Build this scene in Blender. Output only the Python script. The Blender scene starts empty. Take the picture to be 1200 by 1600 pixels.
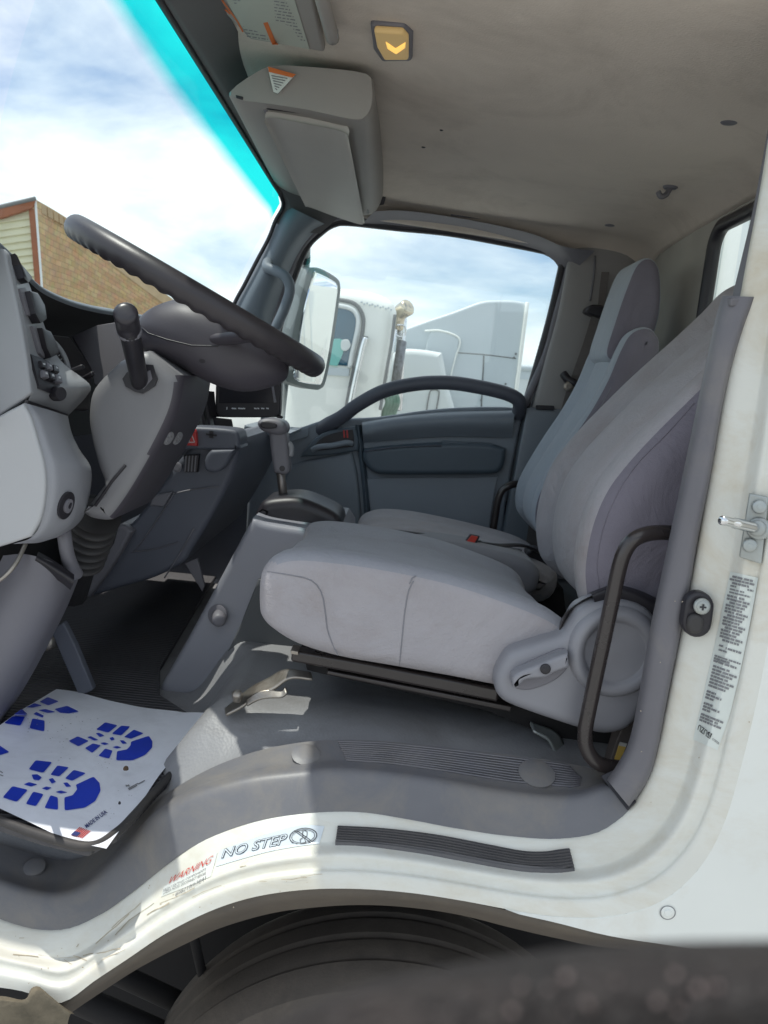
import bpy, bmesh, math, random
from mathutils import Vector, Matrix
from mathutils.bvhtree import BVHTree
from mathutils.geometry import delaunay_2d_cdt
random.seed(7)
SC = bpy.context.scene
COL = SC.collection

# ------------------------------------------------------------------ camera
F = 1300.0                      # focal length in pixels of the 1200 wide photograph
CAM = Vector((0.0, -1.0, 1.65))
PITCH = math.atan(195.0 / F)
ROLL = 0.10
_c, _s = math.cos(PITCH), math.sin(PITCH)
FW = Vector((0, _c, -_s))
_R0, _U0 = Vector((1, 0, 0)), Vector((0, _s, _c))
RT = _R0 * math.cos(ROLL) + _U0 * math.sin(ROLL)
UP = -_R0 * math.sin(ROLL) + _U0 * math.cos(ROLL)

def ray(px, py):
    return FW + RT * ((px - 600) / F) - UP * ((py - 800) / F)
def W(px, py, y):               # survey: photo point -> place point on the vertical plane at depth y
    d = ray(px, py); return CAM + d * ((y - CAM.y) / d.y)
def WX(px, py, x):
    d = ray(px, py); return CAM + d * ((x - CAM.x) / d.x)
def WZ(px, py, z):
    d = ray(px, py); return CAM + d * ((z - CAM.z) / d.z)
def P(l, y=None):
    return [W(p[0], p[1], p[2] if len(p) > 2 else y) for p in l]

cd = bpy.data.cameras.new('camera'); cam = bpy.data.objects.new('camera', cd); COL.objects.link(cam)
M = Matrix((RT, UP, -FW)).transposed().to_4x4(); M.translation = CAM
cam.matrix_world = M
cd.sensor_fit = 'HORIZONTAL'; cd.sensor_width = 36; cd.lens = F / 1200 * 36
cd.clip_start = 0.01; cd.clip_end = 3000
cd.dof.use_dof = True; cd.dof.focus_distance = 1.3; cd.dof.aperture_fstop = 17
SC.camera = cam

# ------------------------------------------------------------------ materials
def _new(name):
    m = bpy.data.materials.new(name); m.use_nodes = True
    nt = m.node_tree; b = nt.nodes['Principled BSDF']
    return m, nt, b
def N(nt, t, **kw):
    n = nt.nodes.new(t)
    for k, v in kw.items():
        if k in n.inputs: n.inputs[k].default_value = v
        else: setattr(n, k, v)
    return n
def ramp(nt, stops):
    r = nt.nodes.new('ShaderNodeValToRGB'); e = r.color_ramp.elements
    while len(e) < len(stops): e.new(0.5)
    for i, (p, c) in enumerate(stops):
        e[i].position = p; e[i].color = (*c, 1) if len(c) == 3 else c
    return r
def surf(name, col, rough=.5, var=.12, vscale=5, grain=300, bump=.08, dist=.002, dirt=None, dirt_amt=.3,
         dscale=3, metal=0, sheen=0, coat=0, voronoi=False, stretch=None, spec=None, crease=0, cscale=9, dlo=.48):
    """base colour with soft wear variation, an optional dirt layer and a fine surface grain"""
    m, nt, b = _new(name); L = nt.links.new
    tc = N(nt, 'ShaderNodeTexCoord')
    src = tc.outputs['Object']
    if stretch:
        mp = N(nt, 'ShaderNodeMapping'); mp.inputs['Scale'].default_value = stretch
        L(src, mp.inputs[0]); src2 = mp.outputs[0]
    else: src2 = src
    n1 = N(nt, 'ShaderNodeTexNoise', Scale=vscale, Detail=6, Roughness=.6); L(src2, n1.inputs['Vector'])
    c = Vector(col)
    r1 = ramp(nt, [(.3, tuple(c * (1 - var))), (.7, tuple(c * (1 + var)))]); L(n1.outputs['Fac'], r1.inputs[0])
    out = r1.outputs[0]
    if dirt:
        n2 = N(nt, 'ShaderNodeTexNoise', Scale=dscale, Detail=9, Roughness=.7, Distortion=.5); L(src2, n2.inputs['Vector'])
        r2 = ramp(nt, [(dlo, (0, 0, 0)), (dlo + .3, (dirt_amt,) * 3)]); L(n2.outputs['Fac'], r2.inputs[0])
        mx = N(nt, 'ShaderNodeMix', data_type='RGBA'); L(r2.outputs[0], mx.inputs[0]); L(out, mx.inputs[6])
        mx.inputs[7].default_value = (*dirt, 1); out = mx.outputs[2]
    L(out, b.inputs['Base Color'])
    rr = N(nt, 'ShaderNodeMapRange'); rr.inputs[3].default_value = max(0, rough - .08); rr.inputs[4].default_value = min(1, rough + .08)
    L(n1.outputs['Fac'], rr.inputs[0]); L(rr.outputs[0], b.inputs['Roughness'])
    b.inputs['Metallic'].default_value = metal
    if sheen: b.inputs['Sheen Weight'].default_value = sheen; b.inputs['Sheen Roughness'].default_value = .4
    if coat: b.inputs['Coat Weight'].default_value = coat; b.inputs['Coat Roughness'].default_value = .08
    if spec is not None: b.inputs['Specular IOR Level'].default_value = spec
    if bump:
        if voronoi:
            g = N(nt, 'ShaderNodeTexVoronoi', Scale=grain); L(src, g.inputs['Vector']); gout = g.outputs['Distance']
        else:
            g = N(nt, 'ShaderNodeTexNoise', Scale=grain, Detail=3); L(src, g.inputs['Vector']); gout = g.outputs['Fac']
        bp = N(nt, 'ShaderNodeBump', Strength=bump, Distance=dist); L(gout, bp.inputs['Height'])
        if crease:
            g2 = N(nt, 'ShaderNodeTexNoise', Scale=cscale, Detail=5, Roughness=.55, Distortion=1.2); L(src, g2.inputs['Vector'])
            b2 = N(nt, 'ShaderNodeBump', Strength=.9, Distance=crease); L(g2.outputs['Fac'], b2.inputs['Height']); L(b2.outputs[0], bp.inputs['Normal'])
        L(bp.outputs[0], b.inputs['Normal'])
    return m
def emit(name, col, s):
    m, nt, b = _new(name); b.inputs['Base Color'].default_value = (*col, 1)
    b.inputs['Emission Color'].default_value = (*col, 1); b.inputs['Emission Strength'].default_value = s
    return m
def glass(name, tint=(.96, 1, 1), gloss=.05, band=None):
    m, nt, b = _new(name); nt.nodes.remove(b); L = nt.links.new
    o = nt.nodes['Material Output']
    t = N(nt, 'ShaderNodeBsdfTransparent'); t.inputs[0].default_value = (*tint, 1)
    if band:
        uv = N(nt, 'ShaderNodeUVMap'); sp = N(nt, 'ShaderNodeSeparateXYZ'); L(uv.outputs[0], sp.inputs[0])
        r = ramp(nt, [(0, band), (.075, band), (.12, tint)]); L(sp.outputs[0], r.inputs[0]); L(r.outputs[0], t.inputs[0])
    g = N(nt, 'ShaderNodeBsdfGlossy', Roughness=.02)
    mx = N(nt, 'ShaderNodeMixShader'); mx.inputs[0].default_value = gloss
    L(t.outputs[0], mx.inputs[1]); L(g.outputs[0], mx.inputs[2]); L(mx.outputs[0], o.inputs[0])
    return m

m_white = surf('white_paint', (.80, .82, .78), .32, .03, 4, 30, .02, .001, dirt=(.52, .40, .24), dirt_amt=.45, dscale=3.2, coat=.3)
m_sillwhite = surf('worn_white_paint', (.745, .745, .685), .5, .04, 5, 40, .04, .001, dirt=(.52, .41, .24), dirt_amt=.65, dscale=2.8, coat=0, spec=.4, dlo=.455, stretch=(1, 2, 2.5))
m_grey = surf('grey_plastic', (.155, .15, .165), .48, .10, 4, 420, .12, .001, dirt=(.30, .27, .22), dirt_amt=.35, dscale=5)
m_scuff = surf('scuffed_grey_plastic', (.155, .155, .168), .45, .12, 5, 380, .15, .001, dirt=(.30, .26, .20), dirt_amt=.6, dscale=6, dlo=.44)
m_light = surf('pale_grey_plastic', (.29, .298, .315), .42, .06, 3, 450, .10, .001)
m_column = surf('column_grey_plastic', (.215, .212, .22), .45, .06, 3, 450, .10, .001)
m_mid = surf('mid_grey_plastic', (.17, .165, .185), .5, .10, 4, 420, .12, .001)
m_recl = surf('seat_side_plastic', (.255, .255, .28), .42, .06, 4, 420, .08, .001)
m_dash = surf('slate_dash_plastic', (.10, .108, .135), .5, .10, 4, 420, .14, .001)
m_door = surf('slate_door_plastic', (.225, .26, .30), .5, .09, 3, 420, .12, .001)
m_doorlow = surf('door_insert', (.28, .315, .36), .6, .07, 3, 420, .12, .001)
m_pocket = surf('dark_door_plastic', (.09, .12, .15), .45, .08, 3, 420, .1, .001)
m_pillar = surf('pillar_plastic', (.16, .19, .22), .5, .06, 3, 420, .1, .001)
m_bpost = surf('post_plastic', (.30, .29, .285), .55, .07, 4, 420, .1, .001)
m_black = surf('black_plastic', (.022, .020, .025), .42, .15, 6, 420, .08, .001)
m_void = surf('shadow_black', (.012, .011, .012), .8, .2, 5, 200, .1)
m_wheel = surf('wheel_rim_plastic', (.036, .031, .035), .40, .12, 8, 500, .12, .001)
m_rubber = surf('black_rubber', (.045, .042, .042), .62, .2, 8, 350, .2, .001, dirt=(.12, .1, .08), dirt_amt=.4, dscale=8)
m_tyre = surf('tyre_rubber', (.080, .067, .057), .8, .2, 10, 260, .25, .002, dirt=(.17, .14, .11), dirt_amt=.5, dscale=9)
m_arch = surf('arch_lip_paint', (.10, .085, .07), .75, .15, 6, 200, .15, .001, dirt=(.18, .15, .11), dirt_amt=.5, dscale=7)
m_flap = surf('muddy_flap', (.16, .135, .095), .85, .3, 18, 160, .4, .003, dirt=(.05, .045, .03), dirt_amt=.8, dscale=22)
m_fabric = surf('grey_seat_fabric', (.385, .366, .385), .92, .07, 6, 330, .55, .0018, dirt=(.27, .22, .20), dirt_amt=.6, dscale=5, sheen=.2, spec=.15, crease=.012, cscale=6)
m_fabdark = surf('dark_seat_fabric', (.25, .25, .27), .9, .06, 6, 900, .25, .001, dirt=(.28, .25, .24), dirt_amt=.4, dscale=6, sheen=.2, spec=.2)  # darker cloth for stripes, seams, piping and the folded cushion
m_topshade = surf('seat_top_shading', (.315, .32, .352), .92, .07, 6, 330, .55, .0018, dirt=(.24, .22, .22), dirt_amt=.5, dscale=5, sheen=.2, spec=.15, crease=.010, cscale=6)  # cushion-top shading painted in as a cooler, darker copy of the cloth
m_sideshade = surf('side_shade_fabric', (.20, .185, .22), .92, .07, 6, 700, .5, .0015, sheen=.15, spec=.15, crease=.008)  # darker copy of the seat cloth, paints shade onto side faces
m_hub = surf('hub_plastic', (.062, .056, .068), .5, .08, 4, 420, .1, .001)
m_fabblue = surf('pale_seat_fabric', (.40, .44, .49), .92, .06, 6, 700, .4, .001, sheen=.2, spec=.15, crease=.008)
m_vinyl = surf('grey_floor_vinyl', (.27, .27, .28), .5, .08, 6, 210, .2, .002, dirt=(.13, .12, .11), dirt_amt=.75, dscale=4.5, voronoi=True)
m_head = surf('headliner_cloth', (.66, .585, .51), .95, .06, 3.0, 300, .5, .0015, dirt=(.30, .25, .21), dirt_amt=.55, dscale=2.6, sheen=.1, spec=.1)
m_wall = surf('bulkhead_trim', (.42, .405, .365), .8, .08, 4, 300, .15, .001, dirt=(.2, .17, .14), dirt_amt=.3)
m_steel = surf('painted_black_steel', (.035, .028, .027), .28, .15, 8, 200, .04, .001, coat=.3)
m_bare = surf('worn_metal', (.36, .33, .29), .42, .25, 20, 200, .2, .001, metal=.8, dirt=(.14, .10, .07), dirt_amt=.7, dscale=25)
m_zinc = surf('zinc_plate', (.42, .45, .44), .4, .12, 14, 200, .1, .001, metal=.55, dirt=(.25, .2, .13), dirt_amt=.4, dscale=18)
m_chrome = surf('chrome', (.75, .76, .77), .14, .05, 8, 200, .0, .001, metal=1)
m_paper = surf('mat_paper', (.80, .82, .88), .75, .035, 7, 60, .12, .002, dirt=(.42, .42, .45), dirt_amt=.30, dscale=15)
m_blue = surf('blue_print', (.012, .045, .50), .5, .12, 14, 200, .05, .001)
m_navy = surf('navy_print', (.03, .04, .16), .6, .1)
m_red = surf('red_print', (.55, .05, .03), .6, .1)
m_ink = surf('dark_ink', (.035, .035, .04), .6, .1)
m_greyink = surf('grey_ink', (.22, .22, .23), .6, .1)
m_orange = surf('orange_print', (.66, .17, .04), .6, .1)
m_label = surf('white_label', (.70, .74, .70), .4, .04, 10, 80, .03)
m_clearlabel = surf('blue_tinted_label', (.66, .72, .76), .35, .03, 10, 80, .03)
m_tag = surf('pale_tag', (.55, .54, .50), .6, .08, 20)
m_hazard = surf('red_button', (.50, .03, .03), .35, .08)
m_icon = surf('icon_print', (.6, .62, .64), .5, .05)
m_screen = surf('screen_glass', (.02, .019, .024), .18, .1, 5, 100, 0)
m_yellow = surf('yellow_tag', (.62, .42, .10), .5, .1, 30)
m_web = surf('belt_webbing', (.15, .135, .13), .8, .12, 30, 700, .3, .001)
m_amber = emit('amber_lamp_bulb', (1.0, .60, .14), .85)
m_amblens = emit('amber_lamp_lens', (.58, .40, .17), .22)
m_lamp = surf('lamp_bezel', (.42, .39, .32), .4, .08)
m_glass = glass('window_glass', (.97, 1, 1), .04)
m_shield = glass('windshield_glass', (.95, 1, 1), .03, band=(.02, .76, .74))
m_mirror = surf('mirror_glass', (.93, .95, .95), .02, .0, 5, 100, 0, metal=1)
m_teal = surf('dark_cab_glass', (.03, .10, .15), .08, .3, 1.5, 50, 0, spec=.8)  # dark teal for the tractor's panes
m_midteal = surf('mid_teal', (.22, .55, .50), .4, .1, 2)  # plain teal for parts of the tractor's glass
m_truckwhite = surf('fleet_white_paint', (.84, .86, .81), .35, .04, 1.2, 8, .02, .003, dirt=(.55, .55, .50), dirt_amt=.25, dscale=1.5, coat=.2)
m_fairing = surf('grey_white_fairing', (.56, .62, .64), .45, .05, .8, 8, .02, .003)
m_fairlite = surf('light_fairing', (.68, .72, .71), .45, .05, .8, 8, .02, .003)
m_seam = surf('seam_grey', (.16, .17, .17), .6, .1)  # dark grey for seams, bolts and chassis parts
m_siding = surf('cream_siding', (.62, .60, .42), .7, .05, 1.5, 30, .1)
m_brown = surf('red_brown_trim', (.27, .09, .035), .6, .12, 4)
m_bark = surf('bare_twigs', (.20, .15, .10), .9, .2, 8)
m_ground = surf('pale_ground', (.42, .415, .40), .9, .25, 1.2, 90, .5, .006, dirt=(.30, .28, .26), dirt_amt=.6, dscale=55)  # ground tone made pale to bounce fill light into the cab
m_blurdark = surf('dark_brown_rubber', (.013, .009, .008), .6, .5, 40, 420, .9, .004, dirt=(.045, .033, .028), dirt_amt=.7, dscale=45)

# ------------------------------------------------------------------ mesh helpers
BVH = {}
def obj(name, verts, faces, mat, parent=None, smooth=True, angle=38, bevel=0, uv=None, weld=0):
    me = bpy.data.meshes.new(name)
    me.from_pydata([tuple(v) for v in verts], [], faces); me.update()
    bm = bmesh.new(); bm.from_mesh(me)
    if weld:
        bmesh.ops.remove_doubles(bm, verts=bm.verts, dist=weld); bmesh.ops.dissolve_degenerate(bm, edges=bm.edges, dist=1e-6)
    bmesh.ops.recalc_face_normals(bm, faces=bm.faces)
    if smooth:
        for f in bm.faces: f.smooth = True
        lim = math.radians(angle)
        for e in bm.edges:
            if len(e.link_faces) == 2 and e.calc_face_angle(0) > lim: e.smooth = False
    bm.to_mesh(me); bm.free()
    if uv:
        ul = me.uv_layers.new(name='UVMap')
        for lp in me.loops: ul.data[lp.index].uv = uv[lp.vertex_index]
    me.materials.append(mat)
    o = bpy.data.objects.new(name, me); COL.objects.link(o)
    if parent is not None:
        o.parent = parent
        if parent.type == 'EMPTY': o.matrix_parent_inverse = Matrix.Translation(-Vector(parent.location))
    if bevel:
        b = o.modifiers.new('edge', 'BEVEL'); b.width = bevel; b.segments = 3; b.limit_method = 'ANGLE'; b.angle_limit = math.radians(40)
        b.harden_normals = False
    return o
def bvh(o):
    if o.name not in BVH:
        me = o.data
        BVH[o.name] = BVHTree.FromPolygons([v.co.copy() for v in me.vertices], [list(p.vertices) for p in me.polygons])
    return BVH[o.name]
def hit(o, px, py, off=.0015, y=0.0):
    d = ray(px, py).normalized()
    h = bvh(o).ray_cast(CAM, d)
    if h[0] is None:
        return W(px, py, y)
    n = h[1]
    if n.dot(d) > 0: n = -n
    return h[0] + n * off
def cr(p0, p1, p2, p3, t):
    t2, t3 = t * t, t * t * t
    return .5 * ((2 * p1) + (p2 - p0) * t + (2 * p0 - 5 * p1 + 4 * p2 - p3) * t2 + (3 * p1 - p0 - 3 * p2 + p3) * t3)
def spline(pts, k=6):
    pts = [Vector(p) for p in pts]; n = len(pts)
    if n < 3: 
        return [pts[0].lerp(pts[-1], i / k) for i in range(k + 1)]
    out = []
    for i in range(n - 1):
        a = pts[i - 1] if i else pts[0] * 2 - pts[1]
        d = pts[i + 2] if i + 2 < n else pts[-1] * 2 - pts[-2]
        for j in range(k): out.append(cr(a, pts[i], pts[i + 1], d, j / k))
    out.append(pts[-1]); return out
def resample(pts, n):
    L = [0]
    for a, b in zip(pts, pts[1:]): L.append(L[-1] + (b - a).length)
    out, j = [], 0
    for i in range(n):
        s = L[-1] * i / (n - 1)
        while j < len(pts) - 2 and L[j + 1] < s: j += 1
        t = (s - L[j]) / max(1e-9, L[j + 1] - L[j])
        out.append(pts[j].lerp(pts[j + 1], min(1, max(0, t))))
    return out
def outline(pts, y, k=5):
    """closed photo outline -> list of 2-D (x,z); a third entry 's' marks a sharp corner"""
    V = [W(p[0], p[1], y) for p in pts]; S = [len(p) > 2 for p in pts]; n = len(V)
    if not any(S):
        out = []
        for i in range(n):
            for j in range(k): out.append(cr(V[i - 1], V[i], V[(i + 1) % n], V[(i + 2) % n], j / k))
    else:
        s0 = S.index(True); V = V[s0:] + V[:s0]; S = S[s0:] + S[:s0]
        idx = [i for i in range(n) if S[i]] + [n]; V.append(V[0]); out = []
        for a, b in zip(idx, idx[1:]):
            seg = V[a:b + 1]
            out += ([seg[0]] if len(seg) == 2 else spline(seg, k)[:-1])
    return [(v.x, v.z) for v in out]
def rings_to_mesh(rings, cap0=True, cap1=True, closed=True):
    n = len(rings[0]); verts = [v for r in rings for v in r]; faces = []
    for i in range(len(rings) - 1):
        for j in range(n if closed else n - 1):
            k = (j + 1) % n
            faces.append((i * n + j, i * n + k, (i + 1) * n + k, (i + 1) * n + j))
    if cap0: faces.append(tuple(range(n))[::-1])
    if cap1: faces.append(tuple(range((len(rings) - 1) * n, len(rings) * n)))
    return verts, faces
def fill(ring):
    """triangulated cap of a ring lying in an xz plane"""
    pts = []
    for p in ring:
        if not pts or (Vector((p.x, p.z)) - pts[-1]).length > 2e-5: pts.append(Vector((p.x, p.z)))
    n = len(pts)
    r = delaunay_2d_cdt(pts, [(i, (i + 1) % n) for i in range(n)], [], 0, 1e-6)
    def wind(c):
        w = 0
        for i in range(n):
            a, b = pts[i], pts[(i + 1) % n]; cr_ = (b.x - a.x) * (c.y - a.y) - (b.y - a.y) * (c.x - a.x)
            if a.y <= c.y < b.y and cr_ > 0: w += 1
            elif b.y <= c.y < a.y and cr_ < 0: w -= 1
        return w
    def yy(q): return min(ring, key=lambda p: (p.x - q.x) ** 2 + (p.z - q.y) ** 2).y
    return [Vector((q.x, yy(q), q.y)) for q in r[0]], [tuple(t) for t in r[2] if wind(sum((r[0][k] for k in t), Vector((0, 0))) / len(t))]
def insets(ol, ds):
    """rings shrunk by the distances ds, stepped and relaxed so that they never fold over"""
    cur = [Vector(p) for p in ol]; n = len(cur); pos = 0.0; out = {}
    E0 = [cur[(i + 1) % n] - cur[i] for i in range(n)]
    for d in ds:
        while pos < d - 1e-7:
            st = min(.003, d - pos); pos += st; nx = []
            for i in range(n):
                a, b, c = cur[i - 1], cur[i], cur[(i + 1) % n]
                e1, e2 = (b - a), (c - b)
                n1 = Vector((e1.y, -e1.x)); n2 = Vector((e2.y, -e2.x))
                if n1.length > 1e-9: n1.normalize()
                if n2.length > 1e-9: n2.normalize()
                m = n1 + n2; m = m.normalized() if m.length > 1e-6 else n1
                nx.append(b - m * (st / max(.7, m.dot(n1))))
            w = .12 * st / .003
            cur = [nx[i] * (1 - w) + (nx[i - 1] + nx[(i + 1) % n]) * (w / 2) for i in range(n)]
            for _ in range(12):
                bad = 0
                for i in range(n):
                    k = (i + 1) % n
                    if (cur[k] - cur[i]).dot(E0[i]) < -1e-9:
                        mid = (cur[i] + cur[k]) / 2; cur[i] = mid.copy(); cur[k] = mid.copy(); bad += 1
                if not bad: break
        out[d] = [p.copy() for p in cur]
    return out
def prism(name, pts, y0, y1, mat, parent, r0=.004, r1=.0, k=5, yref=None, rings=None, angle=38, ytilt=0, seg=5, xz=None):
    """solid with the outline pts (surveyed on plane yref), running from depth y0 to y1 with rounded rims.
       rings: explicit [(y, inset)]; ytilt: dy/dx slant of the whole slice"""
    ol = xz or outline(pts, y0 if yref is None else yref, k)
    area = sum(a[0] * b[1] - b[0] * a[1] for a, b in zip(ol, ol[1:] + ol[:1]))
    if area < 0: ol = ol[::-1]
    n = len(ol)
    if rings is None:
        rings = []
        if r0:
            rings.append((y0, r0 + min(.003, r0 * .6)))
            for i in range(seg + 1):
                t = math.pi / 2 * i / seg; rings.append((y0 + r0 * (1 - math.cos(t)), r0 * (1 - math.sin(t))))
        else: rings.append((y0, 0))
        if r1:
            for i in range(seg + 1):
                t = math.pi / 2 * (1 - i / seg); rings.append((y1 - r1 * (1 - math.cos(t)), r1 * (1 - math.sin(t))))
            rings.append((y1, r1 + min(.003, r1 * .6)))
        else: rings.append((y1, 0))
    ins_ = insets(ol, sorted({round(a[1], 5) for a in rings}))
    R = []
    for y, ins in rings:
        q = ins_[round(ins, 5)]
        R.append([Vector((q[i].x, y + ytilt * (ol[i][0] - ol[0][0]), q[i].y)) for i in range(n)])
    v, f = rings_to_mesh(R, False, False)
    for ring in (R[0], R[-1]):
        b = len(v); cv, cf = fill(ring); v += cv; f += [tuple(i + b for i in q) for q in cf]
    return obj(name, v, f, mat, parent, angle=angle, weld=1e-5)
def seat_rings(y0, y1, r, valley=.018, mid=.006, bol=.11, drop=0):
    R = [(y0, r + .006)]
    for i in range(7):
        t = math.pi / 2 * i / 6; R.append((y0 + r * (1 - math.cos(t)), r * (1 - math.sin(t))))
    w = y1 - y0; c = (y0 + y1) / 2
    R += [(y0 + bol * .75, .002), (y0 + bol, valley), (y0 + bol * 1.25, valley * .7), (c - w * .12, mid), (c, mid * .8), (c + w * .12, mid),
          (y1 - bol * 1.25, valley * .7), (y1 - bol, valley), (y1 - bol * .75, .002)]
    for i in range(7):
        t = math.pi / 2 * (1 - i / 6); R.append((y1 - r * (1 - math.cos(t)), r * (1 - math.sin(t))))
    R.append((y1, r + .006))
    return [(y, i + drop * min(1, max(0, (y - y0 - .05) / (w * .55))) ** .8) for y, i in R]
def loft(name, rows, mat, parent, nv=40, ku=6, lin=False, thick=0, angle=50, closed=False, k=6):
    R = [resample(spline(r, k), nv) if not closed else r for r in rows]
    if lin: full = R
    else:
        cols = [spline([r[j] for r in R], ku) for j in range(nv)]
        full = [[c[i] for c in cols] for i in range(len(cols[0]))]
    v, f = rings_to_mesh(full, False, False, False)
    nu = len(full); uv = [(i / (nu - 1), j / (nv - 1)) for i in range(nu) for j in range(nv)]
    o = obj(name, v, f, mat, parent, angle=angle, uv=uv)
    if thick:
        s = o.modifiers.new('thickness', 'SOLIDIFY'); s.thickness = thick; s.offset = 0
    return o
def tube_geo(pts, r, seg=12, k=8, smooth=True, cap=True, flat=1.0):
    path = spline(pts, k) if smooth and len(pts) > 2 else [Vector(p) for p in pts]
    n = len(path); rad = r if callable(r) else (lambda t: r)
    rings, up = [], None
    for i, p in enumerate(path):
        t = (path[min(n - 1, i + 1)] - path[max(0, i - 1)]).normalized()
        if up is None:
            up = Vector((0, 0, 1)) if abs(t.z) < .9 else Vector((0, 1, 0))
        s = t.cross(up).normalized(); up = s.cross(t).normalized()
        q = rad(i / max(1, n - 1))
        rings.append([p + (s * math.cos(a) * flat + up * math.sin(a)) * q for a in [2 * math.pi * j / seg for j in range(seg)]])
    if cap:
        t0 = (path[0] - path[1]).normalized(); t1 = (path[-1] - path[-2]).normalized()
        def sh(ring, c, sc, off): return [c + (v - c) * sc + off for v in ring]
        r0, r1 = rad(0), rad(1)
        rings = [sh(rings[0], path[0], .5, t0 * r0 * .3), sh(rings[0], path[0], .85, t0 * r0 * .18)] + rings + \
                [sh(rings[-1], path[-1], .85, t1 * r1 * .18), sh(rings[-1], path[-1], .5, t1 * r1 * .3)]
    return rings_to_mesh(rings, cap, cap)
def tube(name, pts, r, mat, parent, **kw):
    v, f = tube_geo(pts, r, **kw); return obj(name, v, f, mat, parent, angle=60)
def multi(name, geos, mat, parent, angle=60, bevel=0):
    V, Fc = [], []
    for v, f in geos:
        b = len(V); V += list(v); Fc += [tuple(i + b for i in q) for q in f]
    return obj(name, V, Fc, mat, parent, angle=angle, bevel=bevel)
def plate_geo(pts, thick, away=None):
    pts = [Vector(p) for p in pts]
    n = Vector((0, 0, 0))
    for i in range(len(pts)):
        n += pts[i].cross(pts[(i + 1) % len(pts)])
    n.normalize()
    ref = away if away is not None else (sum(pts, Vector()) / len(pts) - CAM)
    if n.dot(ref) < 0: n = -n
    back = [p + n * thick for p in pts]; k = len(pts)
    f = [tuple(range(k)), tuple(range(k, 2 * k))[::-1]] + [(i, (i + 1) % k, (i + 1) % k + k, i + k) for i in range(k)]
    return pts + back, f
def plate(name, pts, thick, mat, parent, bevel=.002, away=None):
    v, f = plate_geo(pts, thick, away); return obj(name, v, f, mat, parent, smooth=True, angle=30, bevel=bevel)
def box_geo(c, sx, sy, sz):
    c = Vector(c); v = [c + Vector((x * sx / 2, y * sy / 2, z * sz / 2)) for z in (-1, 1) for y in (-1, 1) for x in (-1, 1)]
    f = [(0, 1, 3, 2), (4, 6, 7, 5), (0, 4, 5, 1), (2, 3, 7, 6), (0, 2, 6, 4), (1, 5, 7, 3)]
    return v, f
def disc_geo(c, nrm, r, h, seg=24, dome=.0, rim=.15):
    """short lathe: button / screw head / plug standing on a surface"""
    c, nrm = Vector(c), Vector(nrm).normalized()
    a = nrm.cross(Vector((0, 0, 1))); a = a.normalized() if a.length > .1 else Vector((1, 0, 0)); b = nrm.cross(a)
    prof = [(1, 0), (1, h * .7), (1 - rim, h), (.5, h + dome * .7), (.15, h + dome)]
    R = [[c + nrm * z + (a * math.cos(t) + b * math.sin(t)) * r * q for t in [2 * math.pi * i / seg for i in range(seg)]] for q, z in prof]
    return rings_to_mesh(R)
def px_ellipse(cx, cy, a, b, ang=0, n=24):
    ca, sa = math.cos(ang), math.sin(ang)
    return [(cx + a * math.cos(t) * ca - b * math.sin(t) * sa, cy + a * math.cos(t) * sa + b * math.sin(t) * ca) for t in [2 * math.pi * i / n for i in range(n)]]
def dens(poly, m=3):
    out = []
    for a, b in zip(poly, poly[1:] + poly[:1]):
        for i in range(m): out.append((a[0] + (b[0] - a[0]) * i / m, a[1] + (b[1] - a[1]) * i / m))
    return out
def decal(name, polys, base, mat, parent, off=.0012, y=0.0, m=2):
    """flat printed shapes laid on the surface of base"""
    V, Fc = [], []
    for p in polys:
        b = len(V); q = dens(p, m)
        V += [hit(base, x, yy, off, y) for x, yy in q]; Fc.append(tuple(range(b, b + len(q))))
    return obj(name, V, Fc, mat, parent, smooth=False)
def dome(name, pts, yc, h0, h1, mat, parent, k=4, e=2.2):
    """pillow-like body: outline pts on plane yc, bulging h0 towards the door and h1 away from it"""
    ol = outline(pts, yc, k); cx = sum(p[0] for p in ol) / len(ol); cz = sum(p[1] for p in ol) / len(ol); R = []
    for i in range(-10, 11):
        t = math.pi / 2 * i / 10; s = max(.02, abs(math.cos(t)) ** (2 / e)); dy = math.sin(t); dy = math.copysign(abs(dy) ** (2 / e), dy) * (h0 if t < 0 else h1)
        R.append([Vector((cx + (x - cx) * s, yc + dy, cz + (z - cz) * s)) for x, z in ol])
    v, f = rings_to_mesh(R); return obj(name, v, f, mat, parent, angle=80)
def patch(name, top, bot, base, mat, parent, off=.0009, y=0.0, nu=24, nv=8):
    """sticker: a fine grid laid on base between two photo polylines"""
    a = resample(spline([Vector((p[0], p[1], 0)) for p in top], 6), nu); b = resample(spline([Vector((p[0], p[1], 0)) for p in bot], 6), nu)
    R = [[(lambda q: hit(base, q.x, q.y, off, y))(a[i].lerp(b[i], j / (nv - 1))) for i in range(nu)] for j in range(nv)]
    v, f = rings_to_mesh(R, False, False, False); return obj(name, v, f, mat, parent)
def strokes_px(lines, w):
    """thin quads along photo polylines"""
    out = []
    for ln in lines:
        for a, b in zip(ln, ln[1:]):
            dx, dy = b[0] - a[0], b[1] - a[1]; l = math.hypot(dx, dy) or 1
            nx, ny = -dy / l * w / 2, dx / l * w / 2
            out.append([(a[0] + nx, a[1] + ny), (b[0] + nx, b[1] + ny), (b[0] - nx, b[1] - ny), (a[0] - nx, a[1] - ny)])
    return out
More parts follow.
